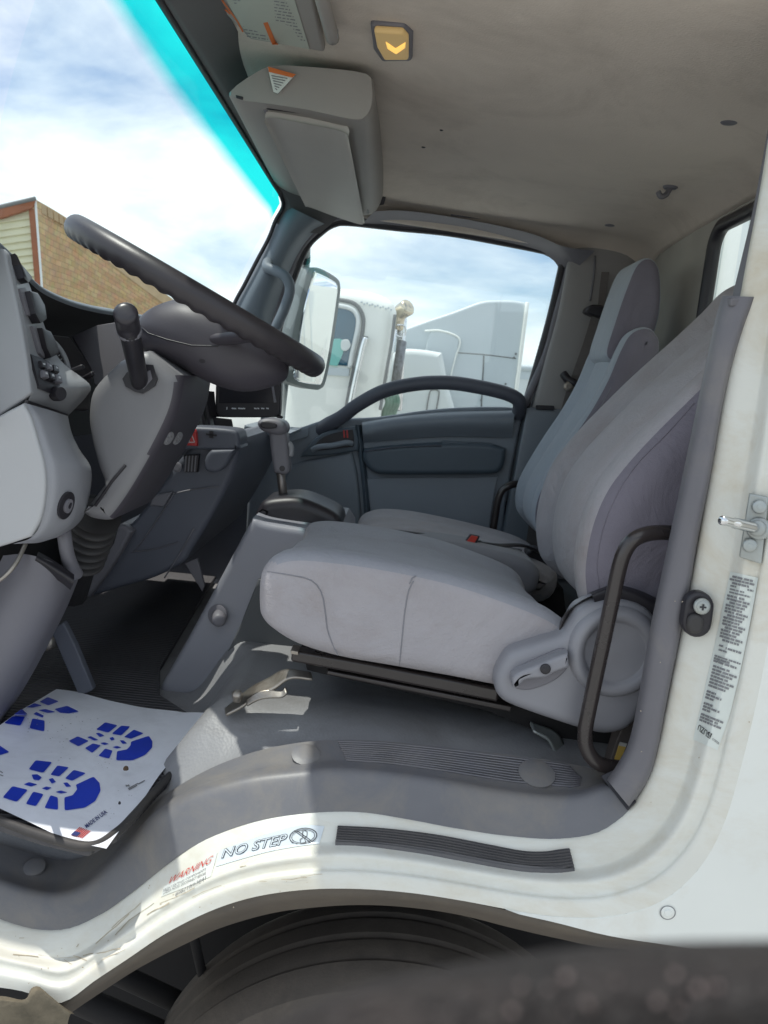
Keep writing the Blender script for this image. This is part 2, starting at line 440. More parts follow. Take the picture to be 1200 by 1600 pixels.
def text_mesh(s, shear=0.0, bold=0.0):
    def get(off):
        cu = bpy.data.curves.new('t', 'FONT'); cu.body = s; cu.resolution_u = 3; cu.shear = shear; cu.offset = off
        o = bpy.data.objects.new('t', cu); COL.objects.link(o)
        bpy.context.view_layer.update()
        me = bpy.data.meshes.new_from_object(o.evaluated_get(bpy.context.evaluated_depsgraph_get()))
        V = [(v.co.x, v.co.y) for v in me.vertices]; Fc = [tuple(p.vertices) for p in me.polygons]
        bpy.data.objects.remove(o); bpy.data.curves.remove(cu); bpy.data.meshes.remove(me)
        return V, Fc
    V, Fc = get(0)
    x0 = min(v[0] for v in V); x1 = max(v[0] for v in V); y0 = min(v[1] for v in V); y1 = max(v[1] for v in V)
    if bold: V, Fc = get(bold)
    return [((x - x0) / (x1 - x0), (y - y0) / (y1 - y0)) for x, y in V], Fc
def text(name, s, quad, base, mat, parent, off=.0015, y=0.0, shear=0, bold=0, curve=0):
    """lettering laid on base; quad = photo corners of the line: lower-left, lower-right, upper-right, upper-left"""
    V, Fc = text_mesh(s, shear, bold=bold)
    a, b, c, d = [Vector(q) for q in quad]; out = []
    for u, v in V:
        p = (a * (1 - u) + b * u) * (1 - v) + (d * (1 - u) + c * u) * v
        out.append(hit(base, p.x, p.y - curve * 4 * u * (1 - u), off, y))
    return obj(name, out, Fc, mat, parent, smooth=False)
def thing(name, label, cat, loc, group=None):
    o = bpy.data.objects.new(name, None); COL.objects.link(o); o.location = loc; o.empty_display_size = .1
    tag(o, label, cat, group); return o
def tag(o, label, cat=None, group=None):
    o['label'] = label
    if cat: o['category'] = cat
    if group: o['group'] = group
    return o
def lab(o, label): o['label'] = label; return o

# ================================================================== THE TRUCK
T = thing('box_truck', 'white cab-over box truck seen through its open driver door, grey cab interior', 'truck', (0, .75, 0))

# ---- white door surround: sill, jamb and outer skin
inner = [(-60, 1405), (0, 1436), (60, 1452), (110, 1450), (160, 1427), (210, 1392), (260, 1352), (320, 1312), (400, 1283), (480, 1270),
         (560, 1268), (640, 1280), (720, 1295), (800, 1306), (880, 1310), (940, 1298), (985, 1262), (1012, 1220), (1030, 1165), (1050, 1070),
         (1080, 920), (1110, 750), (1140, 575), (1166, 430), (1195, 270), (1225, 60)]
outer = [(-60, 1535), (0, 1543), (40, 1550), (95, 1567), (150, 1531), (200, 1498), (260, 1458), (330, 1423), (400, 1401), (480, 1390),
         (560, 1389), (640, 1395), (720, 1407), (800, 1422), (870, 1432), (950, 1432), (1030, 1410), (1090, 1360), (1130, 1290), (1160, 1190),
         (1190, 1060), (1218, 900), (1245, 720), (1268, 540), (1290, 360), (1310, 100)]
def mixrow(t, y): return [W(a[0] * (1 - t) + b[0] * t, a[1] * (1 - t) + b[1] * t, y) for a, b in zip(inner, outer)]
body = loft('cab_body', [mixrow(-.03, .085), mixrow(0, .072), mixrow(.12, .062), mixrow(.34, .048), mixrow(.42, .042), mixrow(.55, .018), mixrow(.66, .015), mixrow(.74, .012), mixrow(.80, .004), mixrow(1, 0)],
            m_sillwhite, T, nv=150, ku=4, angle=60, k=6)
skin_top = [(790, 1420)] + outer[13:]
skin_bot = [(790, 1421), (800, 1426), (870, 1442), (950, 1462), (1040, 1476), (1140, 1490), (1250, 1500), (1360, 1490), (1450, 1400), (1520, 1200), (1560, 900), (1580, 700), (1600, 400), (1600, 100)]
skin = loft('side_panel', [P([(a[0], a[1]) for a in skin_top], .0), P([(a[0] * .82 + b[0] * .18, a[1] * .82 + b[1] * .18) for a, b in zip(skin_top, skin_bot)], -.001), P(skin_bot, -.003)], m_white, body, nv=80, ku=5)
# arch lip, well and tyre
lip_lo = [(100, 1590), (150, 1556), (220, 1511), (300, 1470), (350, 1448), (420, 1428), (480, 1419), (560, 1414), (640, 1418), (720, 1430), (800, 1450), (870, 1466), (960, 1482), (1200, 1500)]
lip_hi = [(95, 1567), (150, 1531), (200, 1498), (280, 1446), (330, 1423), (400, 1401), (480, 1390), (560, 1389), (640, 1395), (720, 1407), (800, 1424), (870, 1440), (960, 1462), (1200, 1488)]
loft('arch_lip', [P(lip_hi, .001), P([((a[0] + b[0]) / 2, (a[1] + b[1]) / 2) for a, b in zip(lip_hi, lip_lo)], .006), P(lip_lo, .045)], m_arch, T, nv=80)
arch_in = [W(a[0], a[1], .045) for a in lip_lo]
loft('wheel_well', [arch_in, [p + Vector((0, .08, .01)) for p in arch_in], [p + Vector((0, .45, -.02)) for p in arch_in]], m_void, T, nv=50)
ww = lab(multi('chassis_rail', [plate_geo([W(-60, 1385, .5), W(1300, 1385, .5), W(1300, 1900, .5), W(-60, 1900, .5)], .02),
         tube_geo([W(180, 1520, .30), W(330, 1590, .30)], .018), tube_geo([W(120, 1560, .2), W(300, 1640, .2)], .022),
         tube_geo([W(300, 1450, .2), W(320, 1540, .22)], .008)], m_void, T), 'black frame parts deep inside the wheel arch')
flap = loft('mud_flap', [P([(-60, 1558), (0, 1556), (38, 1562), (48, 1545), (60, 1541), (74, 1552), (98, 1572), (116, 1584)], -.012),
                  P([(-60, 1575), (0, 1576), (38, 1578), (50, 1566), (62, 1560), (76, 1568), (95, 1582), (108, 1590)], -.022),
                  P([(-60, 1680), (0, 1680), (40, 1680), (50, 1680), (62, 1680), (76, 1670), (88, 1660), (96, 1650)], -.004)], m_flap, T, nv=40)
# tyre: lathe about an axis along y, with tread grooves
tc = W(625, 1474, .13); TR = .39
tcx, tcz = tc.x, tc.z - TR
prof = [(.02, -.10), (.025, -.045), (.035, -.02), (.055, -.006), (.07, 0), (.076, -.003), (.079, -.003), (.085, 0), (.115, .001), (.122, -.003), (.125, -.003), (.132, .001),
        (.165, .001), (.172, -.003), (.175, -.003), (.182, .001), (.21, 0), (.225, -.006), (.245, -.02), (.255, -.045), (.26, -.10)]
R = []
for i in range(97):
    a = 2 * math.pi * i / 96
    R.append([Vector((tcx + (TR + dr) * math.cos(a), y + .02, tcz + (TR + dr) * math.sin(a))) for y, dr in prof])
v, f = rings_to_mesh(R, False, False, False)
wheel = multi('wheel', [rings_to_mesh([[Vector((tcx + .28 * q * math.cos(a), y, tcz + .28 * q * math.sin(a))) for a in [2 * math.pi * i / 40 for i in range(40)]] for q, y in [(.2, .09), (.6, .09), (.75, .06), (.95, .05), (1.06, .045), (1.06, .27)]])], m_bare, T)
obj('tyre', v, f, m_tyre, wheel, angle=25)

# ---- grey scuff plate on the sill
s_back = [(-60, 1310), (0, 1318), (60, 1336), (110, 1344), (160, 1322), (215, 1277), (265, 1237), (330, 1200), (400, 1174), (470, 1160), (530, 1156), (600, 1158), (700, 1168), (800, 1180), (880, 1191), (930, 1203), (956, 1214)]
s_ridge = [(-60, 1352), (0, 1367), (46, 1382), (92, 1388), (137, 1372), (183, 1331), (229, 1280), (275, 1248), (321, 1227), (390, 1208), (459, 1199), (527, 1194), (610, 1200), (700, 1213), (800, 1230), (890, 1237), (945, 1224)]
s_low = [(-60, 1407), (0, 1438), (46, 1451), (92, 1455), (137, 1442), (183, 1412), (235, 1372), (290, 1330), (350, 1300), (410, 1281), (480, 1271), (560, 1269), (650, 1283), (750, 1301), (880, 1312), (945, 1298), (985, 1264)]
s_mid = [((a[0] + b[0]) / 2, (a[1] + b[1]) / 2 - 5) for a, b in zip(s_ridge, s_low)]
sill = loft('scuff_plate', [P(s_back, .185), P([(a[0] * .25 + b[0] * .75, a[1] * .25 + b[1] * .75) for a, b in zip(s_back, s_ridge)], .142), P(s_ridge, .122), P([(a[0] * .7 + b[0] * .3, a[1] * .7 + b[1] * .3) for a, b in zip(s_ridge, s_mid)], .104), P(s_mid, .09), P(s_low, .071)],
            m_scuff, T, nv=120, ku=5, angle=70)
def lerp_curve(c, x):
    for a, b in zip(c, c[1:]):
        if a[0] <= x <= b[0]: return a[1] + (b[1] - a[1]) * (x - a[0]) / (b[0] - a[0])
    return c[-1][1]
ribs = []
for i in range(10):
    t = .10 + i * .082
    xs = [528 + i * 1.5 + (900 - 10 * abs(5 - i) / 5 - 528) * q / 24 for q in range(25)]
    pts = [hit(sill, x, lerp_curve(s_back, x) * (1 - t) + lerp_curve(s_ridge, x) * t, .0012, .15) for x in xs]
    ribs.append(tube_geo(pts, .0017, seg=6, smooth=False))
multi('tread_ribs', ribs, m_grey, sill)
for (x, y, r) in [(478, 1182, .021), (838, 1211, .027), (54, 1357, .016)]:
    c = hit(sill, x, y, .001, .14); multi('plug', [disc_geo(c, (.0, -.35, .94), r, .005, dome=.001, rim=.25)], m_scuff, sill)
# ribbed rubber step pad on the white sill
pt = [(532, 1290), (600, 1294), (680, 1304), (760, 1319), (815, 1329), (850, 1330), (872, 1327), (889, 1325)]
pb = [(528, 1321), (600, 1326), (680, 1338), (760, 1353), (815, 1362), (850, 1364), (875, 1364), (898, 1361)]
rows = []
NR = 8
for i in range(NR * 4 + 1):
    t = i / (NR * 4); h = .0045 + .0016 * math.cos(2 * math.pi * i / 4)
    if i in (0, NR * 4): h = -.001
    rows.append([hit(body, a[0] * (1 - t) + b[0] * t, a[1] * (1 - t) + b[1] * t, h, .05) for a, b in zip([pt[0]] + pt + [pt[-1]], [pb[0]] + pb + [pb[-1]])])
pad = loft('step_pad', rows, surf('ribbed_pad_rubber', (.13, .125, .13), .6, .12, 7, 300, .1, dirt=(.28, .26, .22), dirt_amt=.3), T, nv=60, lin=True)

# ---- stickers, marks
sk = patch('warning_sticker', [(256, 1386), (300, 1356), (340, 1332)], [(252, 1402), (298, 1384), (330, 1370)], body, surf('worn_sticker', (.70, .72, .68), .4, .05, 20), T, off=.0008)
text('warning_lettering', 'WARNING', [(263, 1383), (330, 1348), (335, 1336), (269, 1370)], body, m_red, sk, off=.0020, shear=.2, bold=-.006)
for k_, s in enumerate(['HIGH VOLTAGE COMPONENTS', 'UNDER HOOD. DISCONNECT BEFORE', '898218/63841']):
    x0 = 256 if k_ < 2 else 275
    text('warning_small_print', s, [(x0, 1394 + k_ * 5.0 - (3 if k_ == 2 else 0)), (323, 1361 + k_ * 6.5), (323, 1357 + k_ * 6.5), (x0, 1389.5 + k_ * 5.0 - (3 if k_ == 2 else 0))], body, m_greyink, sk, off=.0018, shear=.2)
ns = patch('no_step_sticker', [(344, 1329), (410, 1306), (470, 1290), (507, 1291)], [(337, 1355), (410, 1334), (460, 1324), (499, 1319)], body, m_clearlabel, T, off=.0008, nu=40)
NSQ = [(347, 1341), (449, 1318), (449, 1303), (347, 1328)]
lo_ = text('no_step_lettering', 'NO STEP', NSQ, body, m_ink, ns, off=.0016, shear=.3, bold=.028, y=.04, curve=1)
text('letter_fill', 'NO STEP', NSQ, body, m_clearlabel, lo_, off=.0022, shear=.3, bold=-.012, y=.04, curve=1)
def ringpoly(cx, cy, a, b, ang, w):
    o1, i1 = px_ellipse(cx, cy, a, b, ang, 32), px_ellipse(cx, cy, a - w, b - w, ang, 32)
    return [[o1[i], o1[(i + 1) % 32], i1[(i + 1) % 32], i1[i]] for i in range(32)]
ring = ringpoly(474, 1307, 22, 13, -.15, 1.3) + ringpoly(474, 1307, 18.5, 10, -.15, .8) + strokes_px([[(460, 1298), (486, 1317)], [(463, 1297), (489, 1315)]], 1.0)
ring += strokes_px([[(474, 1297), (480, 1299), (480, 1306), (476, 1310), (478, 1316), (470, 1317), (469, 1312), (474, 1309), (473, 1302), (474, 1297)]], 1.0)
decal('no_step_symbol', ring, body, m_ink, ns, off=.0018, m=1)
# scratches and rub marks
sc = []
random.seed(11)
for (x, y, l, a) in [(150, 1475, 70, -.75), (175, 1450, 60, -.7), (130, 1494, 60, -.2), (60, 1492, 70, .12), (20, 1492, 40, .15), (200, 1440, 50, -.62), (250, 1412, 60, -.5), (300, 1402, 50, -.38),
                     (440, 1374, 40, -.1), (470, 1369, 34, -.12), (405, 1377, 12, 0), (375, 1355, 10, -.2), (180, 1462, 34, -.8), (115, 1494, 22, .3), (230, 1430, 40, -.5), (160, 1500, 40, -.4), (30, 1466, 8, 0), (100, 1500, 14, .5), (120, 1480, 6, -1)]:
    pts = [(x, y)]
    for i in range(5):
        aa = a + random.uniform(-.12, .12); pts.append((pts[-1][0] + math.cos(aa) * l / 5, pts[-1][1] + math.sin(aa) * l / 5))
    sc += strokes_px([pts], random.uniform(.5, 1.3))
for i in range(40):
    x, y = random.choice([(random.uniform(0, 230), random.uniform(1460, 1540)), (random.uniform(1000, 1180), random.uniform(880, 1300)), (random.uniform(230, 480), random.uniform(1375, 1420))])
    if y > 1560 - x * .3: continue
    sc += [px_ellipse(x, y, random.uniform(.6, 1.8), random.uniform(.4, 1.0), random.uniform(0, 3), 7)]
decal('scratches', sc, body, surf('scratch_mark', (.50, .43, .32), .8, .3, 60), body, off=.0008, m=1)['kind'] = 'stuff'
bp = hit(skin, 1043, 1425, .0, 0)
pl = multi('body_plug', [disc_geo(bp, (0, -1, .1), .0085, .002, dome=.0), disc_geo(bp + Vector((0, -.002, 0)), (0, -1, .1), .005, .0015)], m_white, skin)
decal('plug_outline', ringpoly(1043, 1425.5, 12.5, 11, 0, 1.4), skin, m_greyink, pl, off=.001, m=1)  # thin grey ring outlining the plug

# ---- grey trim along the door post and the black grab handle
t_in = [(948, 1218), (968, 1188), (985, 1150), (1000, 1075), (1016, 980), (1035, 890), (1052, 810), (1072, 715), (1096, 600), (1116, 505), (1128, 462)]
t_out = [(984, 1262), (1012, 1220), (1026, 1178), (1042, 1095), (1060, 1005), (1077, 920), (1091, 838), (1110, 745), (1133, 615), (1160, 520), (1184, 464)]
def tmix(t, y): return [W(a[0] * (1 - t) + b[0] * t, a[1] * (1 - t) + b[1] * t, y) for a, b in zip(t_in, t_out)]
ptrim = loft('post_trim', [tmix(.5, .2), tmix(.12, .15), tmix(0, .105), tmix(.14, .076), tmix(.6, .062), tmix(.9, .060), tmix(1, .070), tmix(1.03, .085)], m_grey, T, nv=70, ku=4, angle=70)
plate('trim_cap', [W(1128, 464, .09), W(1142, 466, .062), W(1185, 464, .066), W(1178, 461, .14)], .01, m_grey, ptrim)
# upper seal above the trim
loft('post_seal', [P([(1140, 480), (1157, 410), (1178, 320), (1200, 200), (1225, 60)], .13), P([(1160, 490), (1172, 430), (1196, 330), (1215, 210), (1240, 60)], .09), P([(1185, 470), (1199, 400), (1212, 320), (1225, 210), (1250, 60)], .08)], m_mid, T, nv=30)
plate('trim_joint', [W(938, 1212, .11), W(958, 1203, .11), W(994, 1252, .064), W(980, 1266, .064)], .004, m_black, ptrim, bevel=.001)
lab(tube('grab_handle', P([(1062, 834, .15), (1035, 832, .14), (1012, 834, .135), (992, 842, .13), (978, 858, .13), (968, 885, .13), (955, 945, .13), (940, 1015, .13), (922, 1100, .13), (914, 1145, .13), (917, 1170, .13), (930, 1189, .13), (948, 1197, .135), (975, 1200, .15)]), .0108, m_steel, T, seg=16), 'glossy black tubular grab handle beside the driver seat')
# striker
q_ = [(1171, 771), (1201, 777), (1190, 882), (1155, 871)]
hb_ = [hit(body, x, y, .004, .02) for x, y in q_]; ym = min(p.y for p in hb_)
stz = plate('door_striker', [W(x, y, ym - .004 + .008 * (x < 1180)) for x, y in q_], .012, m_zinc, T, bevel=.002)
def SY_(px): return ym - .004
for (x, y) in [(1186, 792), (1171, 852)]:
    c = W(x, y, ym - .002); multi('bolt', [disc_geo(c, (-.25, -1, .1), .0085, .005), disc_geo(c + Vector((-.001, -.005, 0)), (-.25, -1, .1), .0035, .0006)], m_zinc, stz)
c = W(1186, 826, ym - .002); multi('striker_collar', [disc_geo(c, (-.6, -.8, .1), .014, .006), disc_geo(c + Vector((-.004, -.005, .001)), (-.6, -.8, .1), .010, .006)], m_zinc, stz)
tube('striker_pin', [W(1186, 826, ym - .004), W(1160, 820, ym - .02), W(1128, 813, ym - .04)], lambda t: .0068 if t < .75 else .0056, m_chrome, stz, seg=14)
# courtesy switch
def stadium(cx, cy, hw, hh, ang, n=10):
    pts = []
    for i in range(n + 1): a = math.pi + math.pi * i / n; pts.append((hw * math.cos(a), -(hh - hw) + hw * math.sin(a)))
    for i in range(n + 1): a = math.pi * i / n; pts.append((hw * math.cos(a), (hh - hw) + hw * math.sin(a)))
    ca, sa = math.cos(ang), math.sin(ang)
    return [(cx + x * ca - y * sa, cy + x * sa + y * ca) for x, y in pts]
cb = plate('courtesy_switch', [W(x, y, .040) for x, y in stadium(1092, 961, 23, 36, .14)], .018, m_black, T, bevel=.004)
plate('rubber_plunger', [W(x, y, .032) for x, y in stadium(1088, 976, 13, 16, .14)], .01, m_rubber, cb, bevel=.006)
c = W(1096, 947, .036); scw = multi('screw', [disc_geo(c, (0, -1, .1), .0105, .004), disc_geo(c + Vector((0, -.004, 0)), (0, -1, .1), .0075, .0015)], m_zinc, cb)
multi('screw_slot', [box_geo(c + Vector((0, -.0062, 0)), .008, .0008, .002), box_geo(c + Vector((0, -.0063, 0)), .002, .0008, .008)], m_ink, scw)
# certification label: rows of tiny print, upside down along the jamb
lb = patch('certification_label', [(1142, 893), (1124, 975), (1105, 1060), (1083, 1155)], [(1186, 903), (1168, 1000), (1144, 1105), (1121, 1172)], body, m_label, T, off=.0009, nu=40)
A0, A1, B0, B1 = Vector((1142, 893)), Vector((1186, 903)), Vector((1083, 1155)), Vector((1121, 1172))
bars = []
random.seed(5)
def lp(u, v):
    p = (A0.lerp(A1, u)).lerp(B0.lerp(B1, u), v); p.x += 9 * 4 * v * (1 - v) * .55; return (p.x, p.y)
rowsv = [(.025, .12, .80, 1), (.043, .04, .95, 1), (.062, .14, .7, 1), (.080, .1, .3, .7), (.080, .65, .9, .7), (.10, .1, .55, .4), (.118, .1, .8, .4)]
rowsv += [(.140 + i * .0185, .05 + .12 * (i % 4 == 2), .60 + .25 * ((i * 7) % 4) / 3, 1) for i in range(15)]
rowsv += [(.435, .1, .25, .6), (.440, .35, .9, 1), (.46, .12, .4, .5), (.50, .02, .98, .5), (.515, .02, .6, 1), (.53, .02, .85, 1)]
rowsv += [(.56 + i * .019, .05, .65 + .3 * ((i * 5) % 3) / 2, .9) for i in range(7)] + [(.71 + i * .018, .05, .4 + .2 * (i % 2), .9) for i in range(3)] + [(.78 + i * .018, .05, .4 + .25 * (i % 2), .9) for i in range(3)] + [(.845 + i * .017, .05, .9 - .2 * (i % 2), .9) for i in range(3)]
for v, u0, u1, wt in rowsv:
    u = u0
    while u < u1 - .02:
        du = random.uniform(.07, .2); e = min(u1, u + du); t = .0062 * (.6 + .4 * wt)
        bars.append([lp(u, v - t), lp(e, v - t), lp(e, v + t), lp(u, v + t)]); u = e + .022
decal('label_print', bars, body, m_greyink, lb, off=.0018, m=1)
q0, q1, q2, q3 = lp(.62, .925), lp(.10, .905), lp(.10, .938), lp(.62, .958)
text('maker_lettering', 'ISUZU', [q0, q1, q2, q3], body, m_ink, lb, off=.002, bold=.01, y=.05)
text('label_number', '80500038', [lp(.97, .955), lp(.68, .945), lp(.68, .958), lp(.97, .968)], body, m_greyink, lb, off=.002, bold=.01, y=.05)

# ---- cab floor
Z0, Z1 = 1.65 - .655, 1.65 - .49
Z0, Z1 = 1.65 - .655, 1.65 - .53
sb3 = P(s_back, .185)
def sill_z(x):
    for a, b in zip(sb3, sb3[1:]):
        if a.x <= x <= b.x: return a.z + (b.z - a.z) * (x - a.x) / (b.x - a.x)
    return sb3[0].z if x < sb3[0].x else sb3[-1].z
def sm(t): t = max(0, min(1, t)); return t * t * (3 - 2 * t)
def floor_z(x, y):
    foot = -.365 + .04 * sm((y - .24) / .10) * (1 - sm((y - .54) / .07))
    top = foot + .105
    z = Z0 + (Z1 - Z0) * sm((x - foot) / (top - foot))
    if x < -.8: z += .4 * (-.8 - x)
    k = sm((y - .18) / .14)
    return min(z, sill_z(x) - .012) * (1 - k) + z * k
fr = []
for x in [-1.0, -.9, -.8, -.65, -.55] + [-.5 + .02 * i for i in range(16)] + [-.15, -.05, .1, .25, .4, .6, .75]:
    fr.append([Vector((x, y, floor_z(x, y))) for y in (.172, .19, .22, .26, .30, .34, .40, .46, .52, .58, .64, .8, 1.1, 1.52)])
floor = loft('cab_floor', fr, m_vinyl, T, nv=70, ku=3)
# bulkhead, firewall
def ring_wall(name, outer4, hole, fn, mat, parent):
    n = len(hole); per = []
    # match outer rectangle to the hole by angle
    cx = sum(h[0] for h in hole) / n; cz = sum(h[1] for h in hole) / n
    for h in hole:
        dx, dz = h[0] - cx, h[1] - cz; t = 1e9
        for lim, d in ((outer4[0] - cx, dx), (outer4[1] - cx, dx), (outer4[2] - cz, dz), (outer4[3] - cz, dz)):
            if d and lim / d > 0: t = min(t, lim / d)
        per.append((cx + dx * t, cz + dz * t))
    R = [[fn(*p) for p in per], [fn(p[0] * .5 + h[0] * .5, p[1] * .5 + h[1] * .5) for p, h in zip(per, hole)], [fn(*h) for h in hole]]
    v, f = rings_to_mesh(R, False, False); return obj(name, v, f, mat, parent)
XR = .685
wtop = WX(1122, 378, XR); wbot = WX(1113, 474, XR)
def rrect(a0, a1, b0, b1, r, n=8):
    pts = []
    for cx, cy, st in ((a1 - r, b1 - r, 0), (a0 + r, b1 - r, 90), (a0 + r, b0 + r, 180), (a1 - r, b0 + r, 270)):
        for i in range(n + 1): a = math.radians(st + 90 * i / n); pts.append((cx + r * math.cos(a), cy + r * math.sin(a)))
    return pts
ymax, ztop = wtop.y + .005, wtop.z + .03
hole = rrect(.22, ymax, wbot.z - .22, ztop, .05)
hd = [];
for a, b in zip(hole, hole[1:] + hole[:1]):
    hd += [(a[0] + (b[0] - a[0]) * i / 4, a[1] + (b[1] - a[1]) * i / 4) for i in range(4)]
bulk = ring_wall('bulkhead', (-.05, 1.56, .95, 2.17), hd, lambda a, b: Vector((XR, a, b)), m_wall, T)
sealp = [Vector((XR - .006, a, b)) for a, b in hole + hole[:1]]
wf = obj('cab_window', *plate_geo([Vector((XR + .012, a, b)) for a, b in hole], .004, Vector((1, 0, 0))), m_glass, bulk, smooth=False)
v, f = tube_geo(sealp, .016, smooth=False, cap=False, seg=10); obj('window_seal', v, f, m_black, wf, angle=60)
kick = plate('kick_wall', [Vector((-1.0, 1.548, .85)), Vector((.75, 1.548, .85)), Vector((.75, 1.548, 1.42)), Vector((-1.0, 1.548, 1.42))], .01, m_dash, T, away=Vector((0, 1, 0)))
plate('door_gap_seal', [W(800, 646, 1.546), W(860, 646, 1.546), W(860, 900, 1.546), W(760, 900, 1.546)], .008, m_black, T, away=Vector((0, 1, 0)))
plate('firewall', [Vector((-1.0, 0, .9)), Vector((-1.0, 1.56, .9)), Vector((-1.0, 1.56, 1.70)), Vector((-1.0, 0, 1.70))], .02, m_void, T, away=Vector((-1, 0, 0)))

# ---- headliner
def zc(x, y): return 1.65 + .540 - .05 * max(0, (x + .35)) / 1.03 - .012 * ((y - .75) / .75) ** 2
hr = []
for y, dz in [(.0, .004), (.05, .002), (.09, .001), (.4, .003), (.75, .004), (1.1, .003), (1.36, -.004), (1.43, -.018), (1.47, -.05)]:
    hr.append([Vector((x, y, zc(x, y) + dz - (.012 if x > .6 else 0) - (.03 if x > .675 else 0))) for x in (-.33, -.2, 0, .25, .45, .58, .65, .69)])
head = loft('headliner', hr, m_head, T, nv=60, ku=5, thick=.008)
# outer roof skin, keeps the sun off the seats
rf = loft('roof', [[Vector((x, y, 2.19 + h + q)) for x, q in ((-.585, .18), (-.44, .08), (-.2, .02), (0, .02), (.3, .01), (.6, 0), (.76, -.03))] for y, h in [(-.03, .14), (.0, .155), (.05, .16), (.2, .165), (.75, .175), (1.3, .165), (1.48, .16), (1.53, .15)]], m_white, T, nv=30, ku=4)  # front lip stretched up and forward, out of view, to block sun
for (x, y, r) in [(1140, 188, .0145), (953, 350, .014), (662, 227, .005), (690, 200, .004)]:
    c = hit(head, x, y, .0, .8); multi('trim_clip', [disc_geo(c, (0, 0, -1), r, .005, dome=.001)], m_mid if r > .01 else m_black, head)
c = hit(head, 1048, 289, .0, 1.0)
hk = multi('coat_hook', [disc_geo(c, (0, 0, -1), .016, .008), tube_geo([c + Vector((0, 0, -.006)), c + Vector((-.008, -.004, -.022)), c + Vector((-.02, -.008, -.028)), c + Vector((-.028, -.01, -.02))], .006)], m_mid, head)
# dark padded strip over the passenger door, with a flat tag
loft('door_header_trim', [P([(585, 330), (640, 330), (740, 345), (830, 365), (880, 385), (930, 392)], 1.40), P([(570, 345), (640, 348), (740, 362), (830, 382), (870, 396), (900, 420)], 1.47), P([(560, 352), (640, 358), (740, 374), (830, 392), (866, 408), (880, 440)], 1.50)], m_mid, T, nv=40)
plate('header_label', [W(706, 312, 1.40), W(822, 330, 1.40), W(820, 350, 1.42), W(704, 338, 1.42)], .004, m_mid, head)
# dome lamp
lc = [(578, 42), (632, 44), (645, 56), (644, 97), (596, 98), (583, 80)]
dl = plate('dome_lamp', [WZ(x, y, zc(0, .5) - .010 ) for x, y in lc], .014, m_mid, T, bevel=.006, away=Vector((0, 0, 1)))
ld = plate('lamp_lens', [WZ(x, y, zc(0, .5) - .018) for x, y in [(584, 50), (630, 53), (638, 62), (638, 95), (600, 95), (589, 76)]], .010, m_amblens, dl, bevel=.004, away=Vector((0, 0, 1)))
plate('lamp_bulb', [WZ(x, y, zc(0, .5) - .0195) for x, y in [(602, 66), (618, 77), (634, 67), (633, 76), (619, 86), (605, 77)]], .004, m_amber, dl, bevel=.002, away=Vector((0, 0, 1)))

# ---- windshield, its header and the far post
top = [W(250, 0, .23) + (W(250, 0, .23) - W(437, 303, 1.42)) * .25, W(250, 0, .23), W(320, 113, .55), W(385, 218, .97), W(430, 292, 1.36), W(437, 318, 1.425)]
bot = [Vector((-.50, -.02, 1.66)), Vector((-.62, .15, 1.66)), Vector((-.72, .5, 1.66)), Vector((-.70, .85, 1.66)), Vector((-.62, 1.25, 1.66)), W(345, 530, 1.425)]
ws = loft('windshield', [top, [a.lerp(b, .5) + Vector((-.02, 0, 0)) for a, b in zip(top, bot)], bot], m_shield, T, nv=60, ku=10)
htop = [W(238, -20, .20), W(250, 0, .23), W(320, 113, .55), W(385, 218, .97), W(425, 283, 1.30), W(438, 304, 1.38), W(442, 322, 1.42), W(430, 345, 1.425)]
h2 = [W(262, -20, .2), W(276, 0, .23), W(345, 110, .55), W(408, 212, .97), W(445, 278, 1.30), W(456, 305, 1.38), W(462, 330, 1.42), W(446, 360, 1.43)]
h3 = [W(330, -20, .26), W(345, 0, .28), W(400, 100, .6), W(460, 200, 1.0), W(500, 265, 1.30), W(520, 300, 1.40), W(530, 335, 1.46), W(500, 365, 1.47)]
loft('windshield_header', [[p + Vector((-.003, 0, .004)) for p in htop], htop, [a.lerp(b, .5) + Vector((0, 0, -.003)) for a, b in zip(htop, h2)], h2, h3], surf('header_plastic', (.12, .115, .115), .55, .08, 4, 400, .1), T, nv=60, ku=4)
tube('windshield_seal', [p + Vector((0.001, -.004, -.002)) for p in htop] + P([(420, 372), (400, 410), (382, 445), (366, 475), (350, 520)], 1.42), .0055, m_black, T)
ap_l = [(442, 318), (428, 350), (412, 388), (392, 428), (366, 474), (345, 520), (330, 560)]
ap_r = [(512, 352), (488, 366), (466, 396), (448, 434), (432, 480), (418, 530), (410, 590)]
loft('screen_pillar', [P(ap_l, 1.44), P([(a[0] * .7 + b[0] * .3, a[1] * .7 + b[1] * .3) for a, b in zip(ap_l, ap_r)], 1.405), P([(a[0] * .3 + b[0] * .7, a[1] * .3 + b[1] * .7) for a, b in zip(ap_l, ap_r)], 1.42), P(ap_r, 1.475)], m_pillar, T, nv=40)
lab(tube('assist_grip', P([(418, 410, 1.41), (418, 418, 1.375), (432, 424, 1.355), (447, 434, 1.345), (453, 452, 1.345), (446, 478, 1.345), (432, 510, 1.345), (420, 535, 1.36), (412, 548, 1.41)]), .0145, m_pillar, T, seg=14), 'grey plastic assist grip on the far windshield pillar')

